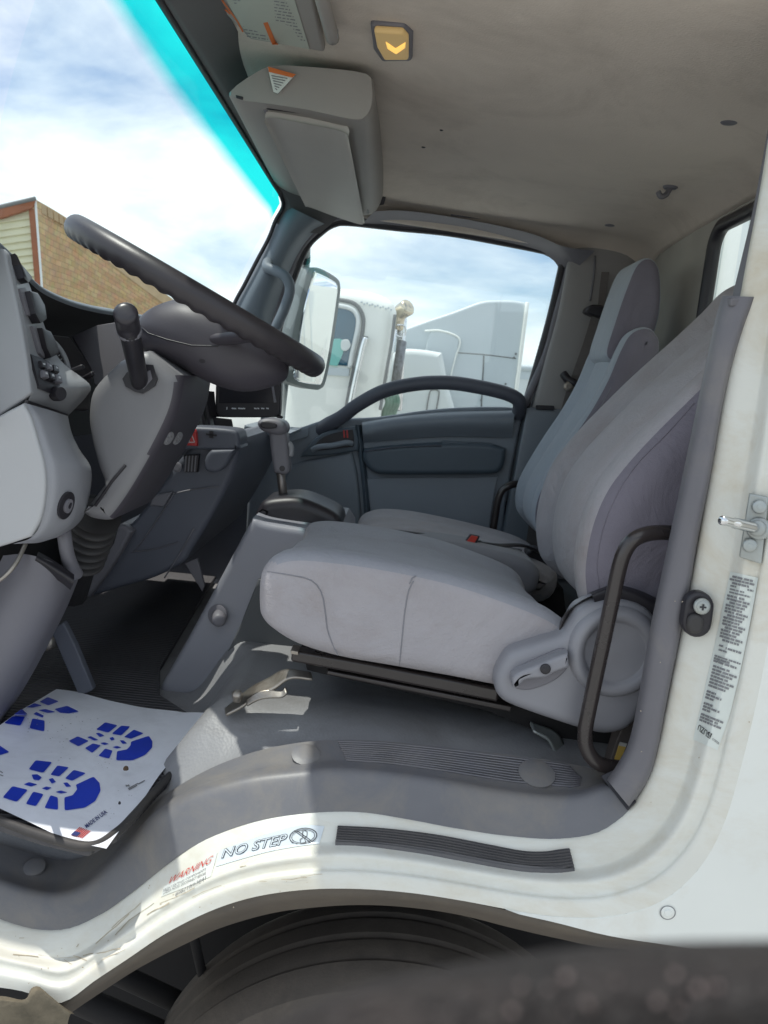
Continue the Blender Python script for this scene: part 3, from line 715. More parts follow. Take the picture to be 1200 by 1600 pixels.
# ---- far passenger door
door = prism('door', [(395, 700), (430, 678, 's'), (470, 668), (512, 656), (590, 652), (660, 642), (720, 637), (787, 636), (819, 640, 's'), (806, 700), (790, 790), (780, 900, 's'), (380, 900, 's')], 1.50, 1.54, m_door, T, r0=.008, yref=1.50)
lab(door, 'closed passenger door with curved grab bar and slate panel')
prism('door_pocket', [(566, 712), (569, 702, 's'), (610, 697), (690, 692), (760, 693), (791, 701, 's'), (789, 722), (782, 736), (765, 741), (700, 742), (610, 742), (584, 738), (571, 726)], 1.462, 1.51, m_pocket, door, r0=.014)
plate('pocket_flap', [W(690, 689, 1.468), W(770, 693, 1.468), W(772, 700, 1.468), W(692, 698, 1.468)], .01, m_pocket, door)
prism('door_insert', [(573, 748, 's'), (640, 746), (720, 746), (778, 744, 's'), (770, 790), (762, 850, 's'), (584, 850, 's')], 1.492, 1.51, m_doorlow, door, r0=.004)
prism('lower_panel', [(452, 730, 's'), (475, 720), (520, 712), (550, 704, 's'), (558, 740), (563, 790), (566, 850, 's'), (420, 850, 's'), (430, 780)], 1.485, 1.51, m_door, door, r0=.012)
loft('panel_ridge', [P([(555, 664), (560, 710), (566, 760), (572, 850)], 1.485), P([(560, 664), (565, 710), (571, 760), (577, 850)], 1.478), P([(565, 664), (570, 710), (576, 760), (582, 850)], 1.50)], m_pocket, door, nv=20)
# padded upper roll
loft('upper_roll', [P([(565, 658), (620, 650), (700, 642), (810, 640)], 1.512), P([(566, 664), (620, 655), (700, 648), (805, 645)], 1.472), P([(567, 678), (620, 668), (700, 662), (802, 662)], 1.462), P([(568, 692), (620, 687), (700, 682), (800, 684)], 1.492)], m_door, door, nv=40)
tube('panel_seam', P([(569, 705), (620, 699), (690, 696)], 1.461), .0022, m_dash, door)
plate('pocket_plate', [W(776, 662, 1.49), W(797, 662, 1.49), W(793, 682, 1.49), W(773, 682, 1.49)], .004, m_door, door, bevel=.001)  # small plate in the door's own colour
def arch_r(t): return .0205 + .006 * max(0, 1 - t / .2)
tube('pull_bar', P([(494, 678, 1.54), (512, 665, 1.498), (525, 657, 1.476), (540, 647, 1.462), (560, 632, 1.45), (600, 611, 1.44), (650, 600, 1.44), (700, 598, 1.44), (745, 604, 1.44), (785, 613, 1.44), (806, 622, 1.445), (812, 632, 1.455), (810, 648, 1.49)]), arch_r, m_dash, door, seg=16)
hb = prism('handle_bezel', [(469, 714, 's'), (479, 699), (495, 683), (515, 673), (555, 666, 's'), (560, 685), (560, 704, 's'), (515, 711)], 1.470, 1.50, m_pocket, door, r0=.006)
prism('handle_recess', [(486, 705, 's'), (493, 694), (505, 683), (525, 676), (551, 671, 's'), (553, 685), (552, 698, 's'), (520, 702)], 1.466, 1.48, m_black, hb, r0=.002)
tube('door_handle', P([(488, 703, 1.462), (500, 698, 1.455), (520, 696, 1.455), (540, 692, 1.456), (550, 693, 1.466)]), .0085, m_door, hb)
multi('lock_mark', [plate_geo([W(x, 672, 1.460), W(x + 2.4, 672, 1.460), W(x + 3.2, 684, 1.460), W(x + .8, 684, 1.460)], .002) for x in (536, 541)], m_hazard, hb)
plate('belt_panel', [W(450, 676, 1.492), W(482, 668, 1.492), W(482, 682, 1.492), W(452, 692, 1.492)], .006, m_door, door)
# window: glass and the black frame round it
wl = [(421, 620), (428, 550), (440, 490), (458, 432), (478, 385), (500, 362), (520, 349), (545, 346), (620, 354), (700, 362), (780, 376), (850, 390), (872, 397), (879, 412), (874, 440), (860, 500), (842, 565), (820, 640)]
wg = plate('door_window', [W(x, y, 1.525) for x, y in [(400, 700), (421, 620), (440, 490), (478, 385), (520, 347), (545, 344), (700, 360), (850, 388), (874, 397), (880, 412), (860, 500), (815, 660)]], .004, m_glass, door, bevel=0)
tube('window_seal', P(wl, 1.500), .0135, m_black, door, seg=10)
tube('door_frame_lip', P([(a[0] - 8 if a[0] < 500 else a[0] + (10 if a[0] > 840 else 0), a[1] - (8 if 500 <= a[0] <= 872 else 0)) for a in wl], 1.488), .012, m_mid, door, seg=10)
# cab side wall ring round the opening
wo = [(a[0], a[1]) for a in wl] + [(800, 720), (600, 760), (420, 740)]
big = [(a[0] + (a[0] - 640) * .06 - (0 if a[0] > 640 else 2), a[1] - (42 if a[1] < 420 and a[0] > 500 else 4 if a[1] < 560 else -60)) for a in wo]
wi3, wb3 = P(wo, 1.53), P(big, 1.535)
v, f = rings_to_mesh([wi3, wb3], False, False); obj('cab_side', v, f, m_pillar, T)
# far door post, belt and lower panel
loft('door_post', [P([(897, 384), (886, 405), (880, 440), (868, 500), (850, 565), (830, 637)], 1.49), P([(902, 384), (893, 410), (888, 440), (876, 500), (858, 565), (838, 637)], 1.462), P([(945, 384), (940, 420), (934, 470), (922, 540), (905, 600), (888, 640)], 1.455), P([(990, 384), (990, 420), (985, 470), (976, 540), (965, 600), (950, 645)], 1.462), P([(1010, 380), (1010, 420), (1008, 470), (1003, 540), (995, 600), (990, 650)], 1.50)], m_bpost, T, nv=30, ku=4)
prism('post_lower_panel', [(824, 638, 's'), (900, 632, 's'), (1000, 650, 's'), (960, 900, 's'), (775, 900, 's')], 1.462, 1.52, m_door, T, r0=.006)
plate('panel_clip', [W(838, 633, 1.45), W(866, 634, 1.45), W(866, 641, 1.45), W(838, 640, 1.45)], .02, m_black, T)
sb = thing  # (seat belt is a part of the truck)
def strip_geo(pts, w, thick=.0025):
    rows = [[W(x - w / 2, y, d), W(x + w / 2, y, d), W(x + w / 2, y, d + thick), W(x - w / 2, y, d + thick)] for x, y, d in pts]
    return rings_to_mesh(rows)
belt = multi('seat_belt', [strip_geo([(941, 488, 1.425), (925, 540, 1.42), (900, 610, 1.415), (878, 690, 1.41), (850, 760, 1.40), (835, 860, 1.39)], 30), strip_geo([(946, 425, 1.436), (943, 450, 1.434), (939, 488, 1.425)], 12)], m_web, T)
lab(belt, 'dark webbing hanging down the far door post')
prism('belt_guide', [(917, 486), (925, 476), (945, 478), (955, 488), (948, 497), (930, 493)], 1.395, 1.45, m_black, belt, r0=.006)
tube('belt_anchor', P([(880, 584, 1.40), (888, 594, 1.39), (898, 599, 1.385), (910, 608, 1.40)]), .012, m_black, belt)
multi('anchor_bolt', [disc_geo(W(888, 604, 1.385), (0, -1, 0), .014, .01, rim=.4)], m_bare, belt)
tube('slot_edge', P([(930, 400, 1.452), (928, 430, 1.452), (922, 470, 1.452)], 1.452), .003, m_mid, belt)
lab(tube('grab_handle', P([(830, 757, 1.42), (812, 756, 1.36), (798, 758, 1.34), (785, 766, 1.34), (778, 782, 1.34), (774, 805, 1.34), (770, 832, 1.34), (768, 860, 1.36)]), .0105, m_steel, T), 'black tubular grab handle beside the passenger seat')

# ---- outside mirror on the passenger side
MT = 1.30
def PM(l, d=0):
    c0 = W(495, 520, 1.80); out = []
    n = Vector((MT, -1, 0)).normalized()
    for x, y in l:
        r = ray(x, y); t = (c0 + n * d - CAM).dot(n) / r.dot(n); out.append(CAM + r * t)
    return out
mo = [(482, 424), (489, 418), (503, 420), (527, 434), (533, 446), (531, 470), (520, 545), (510, 596), (503, 607), (492, 609), (462, 601), (448, 594), (447, 582), (457, 520), (470, 460)]
mi = [(490, 428), (497, 426), (524, 440), (528, 450), (526, 470), (515, 545), (505, 594), (497, 601), (461, 592), (464, 560), (474, 490)]
def tilt_solid(name, l, d0, d1, mat, parent, shrink=1.0, k=4):
    n = Vector((MT, -1, 0)).normalized()
    a = PM(l, d0); m = len(a); dense = []
    for i in range(m):
        for j in range(k): dense.append(cr(a[i - 1], a[i], a[(i + 1) % m], a[(i + 2) % m], j / k))
    c = sum(dense, Vector()) / len(dense)
    R = [[c + (p - c) * s + n * q for p in dense] for s, q in [(.97, .0), (1, -.004), (1, -(d0 - d1) * .6), (shrink, -(d0 - d1))]]
    v, f = rings_to_mesh(R); return obj(name, v, f, mat, parent, angle=40)
mir = tilt_solid('wing_mirror', mo, 0, -.10, surf('mirror_housing', (.20, .23, .23), .45, .08, 4), T, .7)
lab(mir, 'tall door mirror outside the passenger window')
tilt_solid('mirror_glass', mi, .004, .0, m_mirror, mir, 1.0)
loft('mirror_back', [P([(480, 425), (466, 470), (452, 540), (444, 592)], 1.78), P([(470, 428), (458, 470), (447, 530), (440, 585)], 1.84), P([(462, 440), (452, 480), (443, 530), (437, 580)], 1.9)], surf('mirror_shell', (.40, .45, .45), .4, .06), mir, nv=24)
tube('mirror_arm', P([(478, 380, 1.66), (478, 400, 1.78), (475, 430, 1.86), (462, 480, 1.87), (452, 540, 1.87), (446, 590, 1.86), (440, 640, 1.80), (436, 690, 1.66)]), .014, surf('mirror_arm_paint', (.33, .36, .36), .4, .08), mir)
tube('arm_clamp', P([(477, 398, 1.775), (477, 408, 1.80)]), .017, m_black, mir)

# ---- overhead bin over the passenger windshield
on = [(357, 142), (372, 156), (415, 162), (480, 172), (550, 187), (572, 184), (583, 165), (584, 135), (574, 114), (505, 105), (430, 101), (398, 112)]
of = [(432, 286), (444, 298), (475, 308), (520, 322), (570, 336), (590, 325), (600, 300), (603, 275), (600, 255), (560, 238), (500, 225), (460, 255)]
def R3(on, of, y0, y1, tlist):
    A = [W(x, y, y0) for x, y in on]; B = [W(x, y, y1) for x, y in of]
    rows = []
    for t, s in tlist:
        r = [a.lerp(b, t) for a, b in zip(A, B)]; c = sum(r, Vector()) / len(r); r = [c + (p - c) * s for p in r]
        m = len(r); rows.append([cr(r[i - 1], r[i], r[(i + 1) % m], r[(i + 2) % m], j / 3) for i in range(m) for j in range(3)])
    return rings_to_mesh(rows)
v, f = R3(on, of, .47, 1.38, [(0, .90), (0, .97), (.012, 1.0), (.25, 1), (.5, 1), (.75, 1), (1, 1)])
m_bin = surf('bin_plastic', (.30, .28, .26), .5, .07, 4, 400, .1)
bin_ = obj('overhead_bin', v, f, m_bin, T, angle=45)
ln_, lf_ = [(417, 167), (425, 163), (520, 178), (544, 190), (545, 196)], None
def lidrow(t):
    a = [W(x, y, .52) for x, y in [(416, 170), (424, 163), (480, 173), (530, 183), (545, 190), (547, 196)]]
    b = [W(x, y, 1.37) for x, y in [(478, 308), (488, 310), (520, 322), (550, 332), (566, 336), (571, 334)]]
    return [p.lerp(q, t) + Vector((0, 0, -.024)) for p, q in zip(a, b)]
loft('bin_lid', [[p + Vector((0, -.004, .014)) for p in lidrow(0)], lidrow(.0), lidrow(.03), lidrow(.5), lidrow(.95), lidrow(1), [p + Vector((0, .004, .012)) for p in lidrow(1)]], surf('bin_lid_plastic', (.46, .435, .40), .5, .06, 4, 400, .1), bin_, nv=24, ku=4)
tube('lid_gap', [W(418, 165, .50), W(480, 173, .50), W(535, 183, .50), W(550, 193, .52), W(562, 250, .84), W(575, 330, 1.355)], .0065, m_black, bin_)
tube('lid_gap', [W(415, 169, .51), W(435, 220, .80), W(474, 306, 1.35)], .005, m_mid, bin_)
plate('lid_catch', [W(429, 208, .66), W(440, 212, .66), W(438, 220, .68), W(431, 217, .68)], .004, m_black, bin_)
plate('wiring_slot', [W(368, 148, .468), W(380, 151, .468), W(379, 156, .468), W(369, 153, .468)], .003, m_black, bin_, bevel=.001)
pl = plate('caution_label', [W(418, 104, .462), W(462, 116, .462), W(434, 146, .462), W(427, 143, .462)], .002, m_label, bin_, bevel=0)
plate('label_header', [W(418.5, 104, .460), W(462, 116, .460), W(457, 121, .460), W(420, 112, .460)], .001, m_orange, pl, bevel=0)
multi('label_print', [plate_geo([W(*q, .4602) for q in qq], .0005) for qq in strokes_px([[(424 + i * 1.2, 118 + i * 4), (449 - i * 3.2, 122.5 + i * 3.6)] for i in range(6)], 1.3)], m_greyink, pl)
# bin end bracket
plate('bin_bracket', [W(590, 285, 1.36), W(607, 290, 1.36), W(600, 320, 1.38), W(590, 322, 1.38)], .02, m_black, bin_)

# ---- sun visor with its instruction sheet (driver side), plus clip
vz = 1.65 + .525
vis = plate('sun_visor', [WZ(330, -40, vz), WZ(480, -40, vz - .012), WZ(507, 82, vz - .02), WZ(390, 62, vz - .01), WZ(352, 22, vz)], .014, m_bin, T, bevel=.004, away=Vector((0, 0, 1)))
lab(vis, 'grey sun visor with a printed instruction sheet')
vb = bvh(vis)
sh = decal('instruction_sheet', [[(340, -30), (452, -30), (484, 76), (392, 58), (370, 30)]], vis, surf('sheet', (.44, .46, .40), .6, .06), vis, off=.0012, y=.3, m=2)
decal('orange_stripe', [[(394, -10), (402, -10), (432, 66), (424, 64)], [(398, -2), (409, 2), (411, 10), (401, 6)], [(406, 30), (418, 30), (421, 41), (410, 40)], [(424, 63), (434, 65), (435, 70), (426, 68)]] + strokes_px([[(345, -5), (372, 32), (380, 48)], [(341, 2), (360, 20)]], 2.5), vis, m_orange, sh, off=.002, y=.3, m=2)
random.seed(3)
ln = []
for i in range(13):
    y = -8 + i * 5.2
    for (x0, x1) in ((362 + i * 2.0, 396 + i * 1.9), (412 + i * 1.9, 446 + i * 2.6)):
        x = x0
        while x < x1:
            e = min(x1, x + random.uniform(3, 9)); ln.append([(x, y + (x - x0) * .16), (e, y + (e - x0) * .16)]); x = e + 2
decal('sheet_print', strokes_px(ln, 1.7), vis, m_greyink, sh, off=.002, y=.3, m=1)
tube('visor_clip', [WZ(498, -20, vz - .02), WZ(508, 15, vz - .025), WZ(520, 60, vz - .025)], .010, m_bin, T)
plate('clip_foot', [WZ(512, 52, vz - .03), WZ(528, 56, vz - .03), WZ(528, 68, vz - .03), WZ(514, 66, vz - .03)], .01, m_light, T, away=Vector((0, 0, 1)))
plate('header_cover', [W(272, -20, .27), W(300, -20, .30), W(342, 52, .44), (W(300, 38, .42)), W(285, 12, .34)], .012, m_bin, T)
multi('cover_clip', [disc_geo(W(304, 33, .40), (.3, -1, -.6), .010, .003)], m_black, T)

# ================================================================== dashboard
dl_out = [(176, 826), (205, 818), (250, 760), (285, 712), (312, 690), (355, 680), (372, 688, 's'), (374, 705, 's'), (362, 745), (335, 800), (300, 858), (285, 880), (240, 903), (190, 918), (142, 933, 's'), (112, 926, 's'), (135, 890)]
dash = prism('dashboard', dl_out, .80, 1.46, m_dash, T, r0=.012, yref=.80)
dl2 = prism('dash_side', [(176, 827, 's'), (192, 818), (209, 829, 's'), (180, 880), (142, 932, 's'), (113, 925, 's'), (140, 885)], .775, .80, m_mid, dash, r0=.008, yref=.785)
# top hood sheet under the windshield and the dark inside of the instrument hood
lip = [W(-40, 335, .05), W(-10, 365, .12), W(18, 392, .20), W(35, 415, .26), W(60, 440, .36), W(85, 455, .46), W(120, 469, .58), W(160, 479, .70), W(195, 485, .80), W(250, 497, .98), W(330, 520, 1.25), W(352, 540, 1.42)]
loft('dash_top', [[p + Vector((-.5, 0, -.02)) for p in lip], [p + Vector((-.12, 0, .0)) for p in lip], [p + Vector((-.02, 0, .0)) for p in lip], [p + Vector((.003, 0, -.006)) for p in lip], [p + Vector((.002, 0, -.014)) for p in lip]], m_pillar, dash, nv=60, ku=4)
hood_in = [[p + Vector((.001, 0, -.014)) for p in lip], [p + Vector((-.05, .03, -.07)) for p in lip], [p + Vector((-.06, .05, -.16)) for p in lip], [p + Vector((-.02, .05, -.26)) for p in lip]]
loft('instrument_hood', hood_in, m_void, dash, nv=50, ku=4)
plate('hood_side', [W(112, 525, .64), W(150, 508, .64), W(200, 500, .64), W(240, 520, .64), W(240, 640, .60), W(148, 600, .56), W(142, 575, .60)], .02, m_hub, dash)
plate('gauge_panel', [W(55, 520, .44), W(108, 526, .56), W(145, 578, .56), W(140, 640, .5), W(60, 640, .42)], .01, m_black, dash)
gx = [(60, 522), (78, 530), (92, 543), (102, 560), (108, 580), (110, 592)]
tube('gauge_ring', P(gx, .425), .0042, m_light, dash)
gt = []
for i in range(11):
    a = math.radians(-75 + i * 9); cx, cy = 60, 578
    gt += strokes_px([[(cx + math.cos(a) * 36, cy + math.sin(a) * 44), (cx + math.cos(a) * (41 if i % 2 else 44), cy + math.sin(a) * (50 if i % 2 else 53))]], 1.2)
multi('gauge_marks', [plate_geo([W(*q, .43) for q in qq], .0006) for qq in gt], m_icon, dash)
tube('reset_stem', [W(100, 584, .42), W(129, 573, .40)], .0042, m_black, dash)
tube('reset_stem', [W(130, 592, .46), W(145, 584, .44)], .0042, m_black, dash)

# near end of the dashboard: pale end panel and switch face turned to the driver
m_knee = surf('knee_panel_plastic', (.43, .435, .445), .42, .05, 3, 450, .1, .001)
endp = prism('dash_end_panel', [(-60, 365, 's'), (2, 388), (14, 420), (30, 490), (42, 560), (48, 608, 's'), (44, 618), (0, 648), (-60, 690, 's')], .14, .152, m_light, T, r0=.004, yref=.14)
near_e = [(1, 386), (13, 420), (29, 490), (41, 560), (47, 607), (46, 622), (40, 628)]
far_e = [(36, 416), (46, 445), (66, 500), (92, 560), (139, 599), (136, 618), (108, 648)]
def sface(t, dz=0): return [W(a[0], a[1], .145).lerp(W(b[0], b[1], .40 if i > 2 else .30), t) for i, (a, b) in enumerate(zip(near_e, far_e))]
sw = loft('switch_face', [sface(0), sface(.33), sface(.7), sface(1)], m_light, T, nv=50, ku=4, angle=60)
lab(sw, 'grey dash face with black rocker switches beside the column')
def button(name, poly, mat, parent, h=.006, y=.2):
    a = [hit(sw, x, yy, -.002, y) for x, yy in poly]; b = [hit(sw, x, yy, h, y) for x, yy in poly]
    c = sum(b, Vector()) / len(b); d = [c + (p - c) * .85 + (b[0] - a[0]) * .12 for p in b]
    v, f = rings_to_mesh([a, b, d]); return obj(name, v, f, mat, parent, angle=30)
button('rocker_switch', [(12, 399), (28, 408), (40, 437), (33, 444), (26, 436), (20, 416)], m_black, sw, .010)
button('rocker_switch', [(33, 457), (46, 461), (57, 480), (60, 500), (50, 506), (42, 492)], m_black, sw, .012)
button('rocker_switch', [(52, 513), (66, 518), (77, 540), (80, 556), (68, 562), (60, 545)], m_black, sw, .012)
for q in ([(26, 452), (35, 450), (44, 470), (46, 496), (40, 492)], [(46, 510), (53, 510), (62, 540), (66, 560), (58, 552)]): button('switch_bezel', q, m_mid, sw, .004)
cl = button('control_cluster', [(44, 554), (72, 566), (84, 580), (92, 610), (86, 618), (58, 607)], m_black, sw, .004)
for i in range(3):
    for j in range(2):
        x, y = 54 + i * 11 + j * 4, 566 + i * 4 + j * 15
        button('cluster_button', [(x, y), (x + 8, y + 3), (x + 10, y + 13), (x + 2, y + 10)], m_mid if (i + j) % 2 else m_black, cl, .008)
        button('button_mark', [(x + 3, y + 4), (x + 6, y + 5), (x + 7, y + 8), (x + 4, y + 7)], m_icon, cl, .0088)
multi('control_knob', [disc_geo(hit(sw, 82, 614, .004), (.8, -.5, .1), .011, .014)], m_black, cl)
# lower pale knee panel with rounded right side
kn = [(-60, 690), (0, 652), (36, 632), (50, 650), (62, 692), (72, 728), (74, 765), (66, 808), (52, 838), (0, 854), (-60, 868)]
knee = prism('knee_panel', [(-60, 688, 's'), (0, 650), (38, 630, 's'), (50, 652), (62, 692), (71, 728), (73, 765), (66, 808), (50, 838, 's'), (0, 854), (-60, 868, 's')], .135, .15, m_light, T, r0=.004, yref=.14)
knee.data.materials[0] = m_knee
lab(knee, 'pale grey knee panel below the switches with an ignition lock')
kr1 = [(37, 629), (50, 650), (63, 692), (72, 728), (74, 765), (67, 808), (50, 839), (20, 850)]
kr2 = [(75, 640), (90, 664), (108, 705), (122, 735), (120, 780), (108, 818), (88, 838), (60, 848)]
kr3 = [(106, 650), (112, 676), (124, 702), (143, 734), (139, 780), (130, 808), (116, 824), (95, 838)]
ks = loft('knee_side', [P(kr1, .142), P([(a[0] * .6 + b[0] * .4, a[1] * .6 + b[1] * .4) for a, b in zip(kr1, kr2)], .155), P(kr2, .20), P([(a[0] * .4 + b[0] * .6, a[1] * .4 + b[1] * .6) for a, b in zip(kr2, kr3)], .26), P(kr3, .36)], surf('knee_plastic', (.30, .305, .33), .42, .06, 3, 450, .1), knee, nv=50, ku=5)
def stud(name, poly, base, mat, parent, h, y=.2, sc=.85):
    a = [hit(base, x, yy, -.002, y) for x, yy in poly]; b = [hit(base, x, yy, h, y) for x, yy in poly]
    c = sum(b, Vector()) / len(b); d = [c + (p - c) * sc for p in b]
    v, f = rings_to_mesh([a, b, d]); return obj(name, v, f, mat, parent, angle=30)
ig = stud('ignition_lock', px_ellipse(101, 789, 10.5, 22, .32), ks, m_black, knee, .004)
stud('lock_barrel', px_ellipse(102, 789, 5, 11, .32), ks, m_mid, ig, .007)
stud('key_slot', px_ellipse(103, 788, 1.6, 5, .32), ks, m_black, ig, .0078)
plate('panel_gap', [W(44, 626, .145), W(108, 648, .37), W(106, 652, .37), W(42, 631, .145)], .004, m_black, knee, bevel=0)
lab(tube('hose', P([(99, 818, .34), (101, 840, .33), (105, 865, .33), (112, 885, .34), (119, 897, .36)]), .0115, m_mid, T), 'short grey hose hanging under the knee panel')
# big dark kick cover in the corner and what hides behind it
kc = [(62, 880), (44, 930), (15, 990), (-20, 1060), (-60, 1130)]
loft('kick_cover', [P([(5, 868), (-15, 910), (-40, 970), (-80, 1040), (-120, 1110)], .34), P([(40, 866), (20, 912), (-8, 972), (-45, 1046), (-90, 1110)], .30), P([(82, 878), (62, 930), (32, 992), (-8, 1068), (-40, 1130)], .30), P([(108, 896), (90, 945), (60, 1005), (22, 1074), (-10, 1140)], .33), P([(122, 906), (104, 950), (74, 1010), (36, 1078), (4, 1124)], .40)], m_mid, T, nv=30)
loft('cover_collar', [P([(60, 862), (78, 872), (100, 886), (116, 898)], .305), P([(56, 872), (76, 884), (99, 899), (115, 910)], .292), P([(52, 884), (72, 896), (95, 910), (110, 922)], .31)], m_black, T, nv=20)
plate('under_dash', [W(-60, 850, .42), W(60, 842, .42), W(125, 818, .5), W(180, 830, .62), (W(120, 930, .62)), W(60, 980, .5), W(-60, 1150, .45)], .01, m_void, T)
tube('cable', P([(40, 850, .3), (25, 880, .28), (2, 905, .27), (-30, 920, .27)]), .0035, m_bare, T)
# clutch / brake pedal arm
pd = plate('pedal', [W(78, 985, .50), W(99, 972, .50), W(118, 1010, .50), (W(146, 1078, .50)), W(124, 1090, .50)], .018, m_dash, T, bevel=.003)
multi('pedal_pivot', [tube_geo([W(70, 1004, .49), W(84, 1000, .53)], .016)], m_bare, pd)
# centre stack pieces under the column
hz = prism('stack_panel', [(283, 672, 's'), (300, 667), (362, 671), (373, 680), (374, 695), (368, 703), (290, 702), (276, 700, 's')], .77, .86, m_dash, dash, r0=.008, yref=.77)
hzb = prism('hazard_switch', [(292, 676, 's'), (300, 671), (306, 674), (308, 697, 's'), (288, 696, 's')], .758, .78, m_hazard, dash, r0=.003, yref=.758)
multi('hazard_triangle', [plate_geo([W(*q, .7572) for q in qq], .0004) for qq in strokes_px([[(295, 691), (299.5, 679), (304, 691), (295, 691)]], 1.2)], m_icon, hzb)
multi('vent_cross', [plate_geo([W(*q, .767) for q in qq], .003) for qq in ([(322, 677), (338, 679), (338, 682), (322, 680)], [(327, 673), (333, 674), (333, 685), (327, 684)])], m_black, dash)
multi('vent_fin', [plate_geo([W(312 + i * 9, 610, .86), W(326 + i * 9, 612, .90), W(332 + i * 8, 668 , .90), W(322 + i * 8, 672, .86)], .006) for i in range(2)] + [plate_geo([W(335, 652, .86), W(362, 655, .9), W(366, 674, .9), W(340, 672, .86)], .006)], m_black, dash)
vn = prism('air_vent', [(290, 711, 's'), (311, 710, 's'), (308, 738, 's'), (287, 738, 's')], .785, .81, m_black, dash, r0=.002, yref=.785)
multi('vent_slat', [plate_geo([W(290 + i * 5, 712, .783), W(292 + i * 5, 712, .783), W(290 + i * 5, 737, .783), W(288 + i * 5, 737, .783)], .003) for i in range(4)], m_mid, vn)
prism('cup_holder', [(322, 712), (330, 703, 's'), (366, 703, 's'), (352, 728), (338, 738), (322, 736), (318, 726)], .76, .82, m_dash, dash, r0=.008, yref=.76)
multi('outlet_ring', [disc_geo(W(277, 730, .79), (0, -1, .1), .011, .006, rim=.3)], m_mid, dash)
gl = [[(272, 771), (300, 765), (341, 760)], [(272, 771), (240, 820), (210, 862)], [(206, 862), (240, 858), (278, 847)], [(303, 826), (280, 866), (257, 903)]]
multi('panel_line', [tube_geo(P(l, .797), .0016, seg=6) for l in gl], m_mid, dash)
prism('latch', [(233, 790, 's'), (240, 776), (258, 770, 's'), (270, 768, 's'), (256, 792, 's')], .79, .81, m_mid, dash, r0=.004, yref=.79)
plate('lower_vane', [W(288, 880, .85), W(308, 872, .85), W(320, 915, .85), W(316, 925, .85)], .01, m_mid, dash)
# monitor hung in front of the stack
mon = prism('monitor', [(338, 560, 's'), (438, 560, 's'), (440, 575), (438, 632, 's'), (436, 650), (430, 652), (345, 652), (337, 648), (336, 640)], .90, .93, m_black, T, r0=.004, yref=.90)
lab(mon, 'black monitor with a row of buttons under its screen')
plate('screen', [W(344, 570, .899), W(424, 570, .899), W(432, 630, .899), W(342, 630, .899)], .002, m_screen, mon, bevel=0)
plate('screen_edge', [W(420, 575, .8985), W(423, 575, .8985), W(432, 629, .8985), W(428, 629, .8985)], .002, m_mid, mon, bevel=0)
bt = [[(354, 636), (355.5, 636), (355, 640), (353.5, 640)]]
for x, w in ((362, 7), (372, 8), (380, 3), (397, 4), (402, 3), (408, 5), (416, 4)): bt.append([(x, 637), (x + w, 637.5), (x + w, 639.5), (x, 639)])
multi('button_mark', [plate_geo([W(*q, .898) for q in qq], .0008) for qq in bt], m_icon, mon)
prism('dash_tray', [(382, 664, 's'), (420, 672), (455, 676, 's'), (452, 682, 's'), (418, 680), (380, 672, 's')], 1.2, 1.46, m_door, dash, r0=.004, yref=1.2)

# ================================================================== steering column and wheel
shroud = prism('steering_column', [(183, 564, 's'), (206, 553), (228, 547, 's'), (284, 586, 's'), (274, 640), (245, 702), (207, 768), (178, 808), (165, 815), (140, 812), (124, 803, 's'), (160, 757, 's'), (147, 722), (137, 680), (134, 645), (143, 606)], .33, .56, m_column, T, r0=.022, r1=.02, yref=.33, seg=6)
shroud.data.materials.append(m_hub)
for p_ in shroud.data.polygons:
    if p_.normal.x > .55: p_.material_index = 1  # shade painted in: faces turned right get a darker plastic
lab(shroud, 'pale grey steering column shroud with wiper stalk')
def scoop(c): return multi('screw_well', [disc_geo(c, (.75, -.3, -.3), .012, .004, rim=.5)], m_column, shroud)
scoop(hit(shroud, 262, 684, 0, .4)); scoop(hit(shroud, 276, 684, 0, .45))
tube('shroud_gap', [hit(shroud, x, y, .0005, .33) for x, y in [(196, 727), (175, 752), (149, 790)]], .0026, m_black, shroud, smooth=False)
bz = [(193, 592), (200, 582), (228, 570), (240, 572), (247, 592), (243, 603), (224, 615), (212, 612), (198, 604)]
bzl = stud('stalk_bezel', bz, shroud, m_black, shroud, .006, y=.33, sc=.9)
stud('stalk_slot', [(222, 586), (236, 579), (240, 592), (226, 608), (219, 604)], shroud, m_mid, bzl, .0065, y=.33)
st = tube('wiper_stalk', P([(219, 600, .335), (212, 565, .28), (205, 530, .245), (202, 515, .235)]), lambda t: .0135 + .002 * t, m_black, shroud, seg=18)
tube('stalk_tip', P([(201.5, 517, .238), (199, 503, .225), (196.5, 490, .20)]), .0172, surf('stalk_cap', (.03, .027, .033), .32, .1), st, seg=20)
tube('stalk_band', P([(202.5, 518.5, .24), (202, 516, .236)]), .0180, m_mid, st, seg=20)
bel = []
pa, pb_ = W(150, 806, .40), W(128, 880, .46)
ax = (pb_ - pa); L_ = ax.length; ax.normalize(); s_ = ax.cross(Vector((0, 1, 0))).normalized(); u_ = s_.cross(ax)
for i in range(61):
    t = i / 60; r = .034 * (1 - .12 * t) + .0085 * math.cos(t * 2 * math.pi * 6.5)
    bel.append([pa + ax * (L_ * t) + (s_ * math.cos(a) + u_ * math.sin(a)) * r for a in [2 * math.pi * j / 28 for j in range(28)]])
obj('column_boot', *rings_to_mesh(bel), m_rubber, shroud, angle=80)
plate('boot_opening', [W(150, 812, .5), W(184, 822, .5), W(176, 850, .5), (W(158, 880, .5)), W(135, 905, .5), W(100, 905, .5)], .01, m_void, shroud)
tube('column_tube', [W(150, 790, .44), W(110, 930, .52)], .03, m_void, shroud)
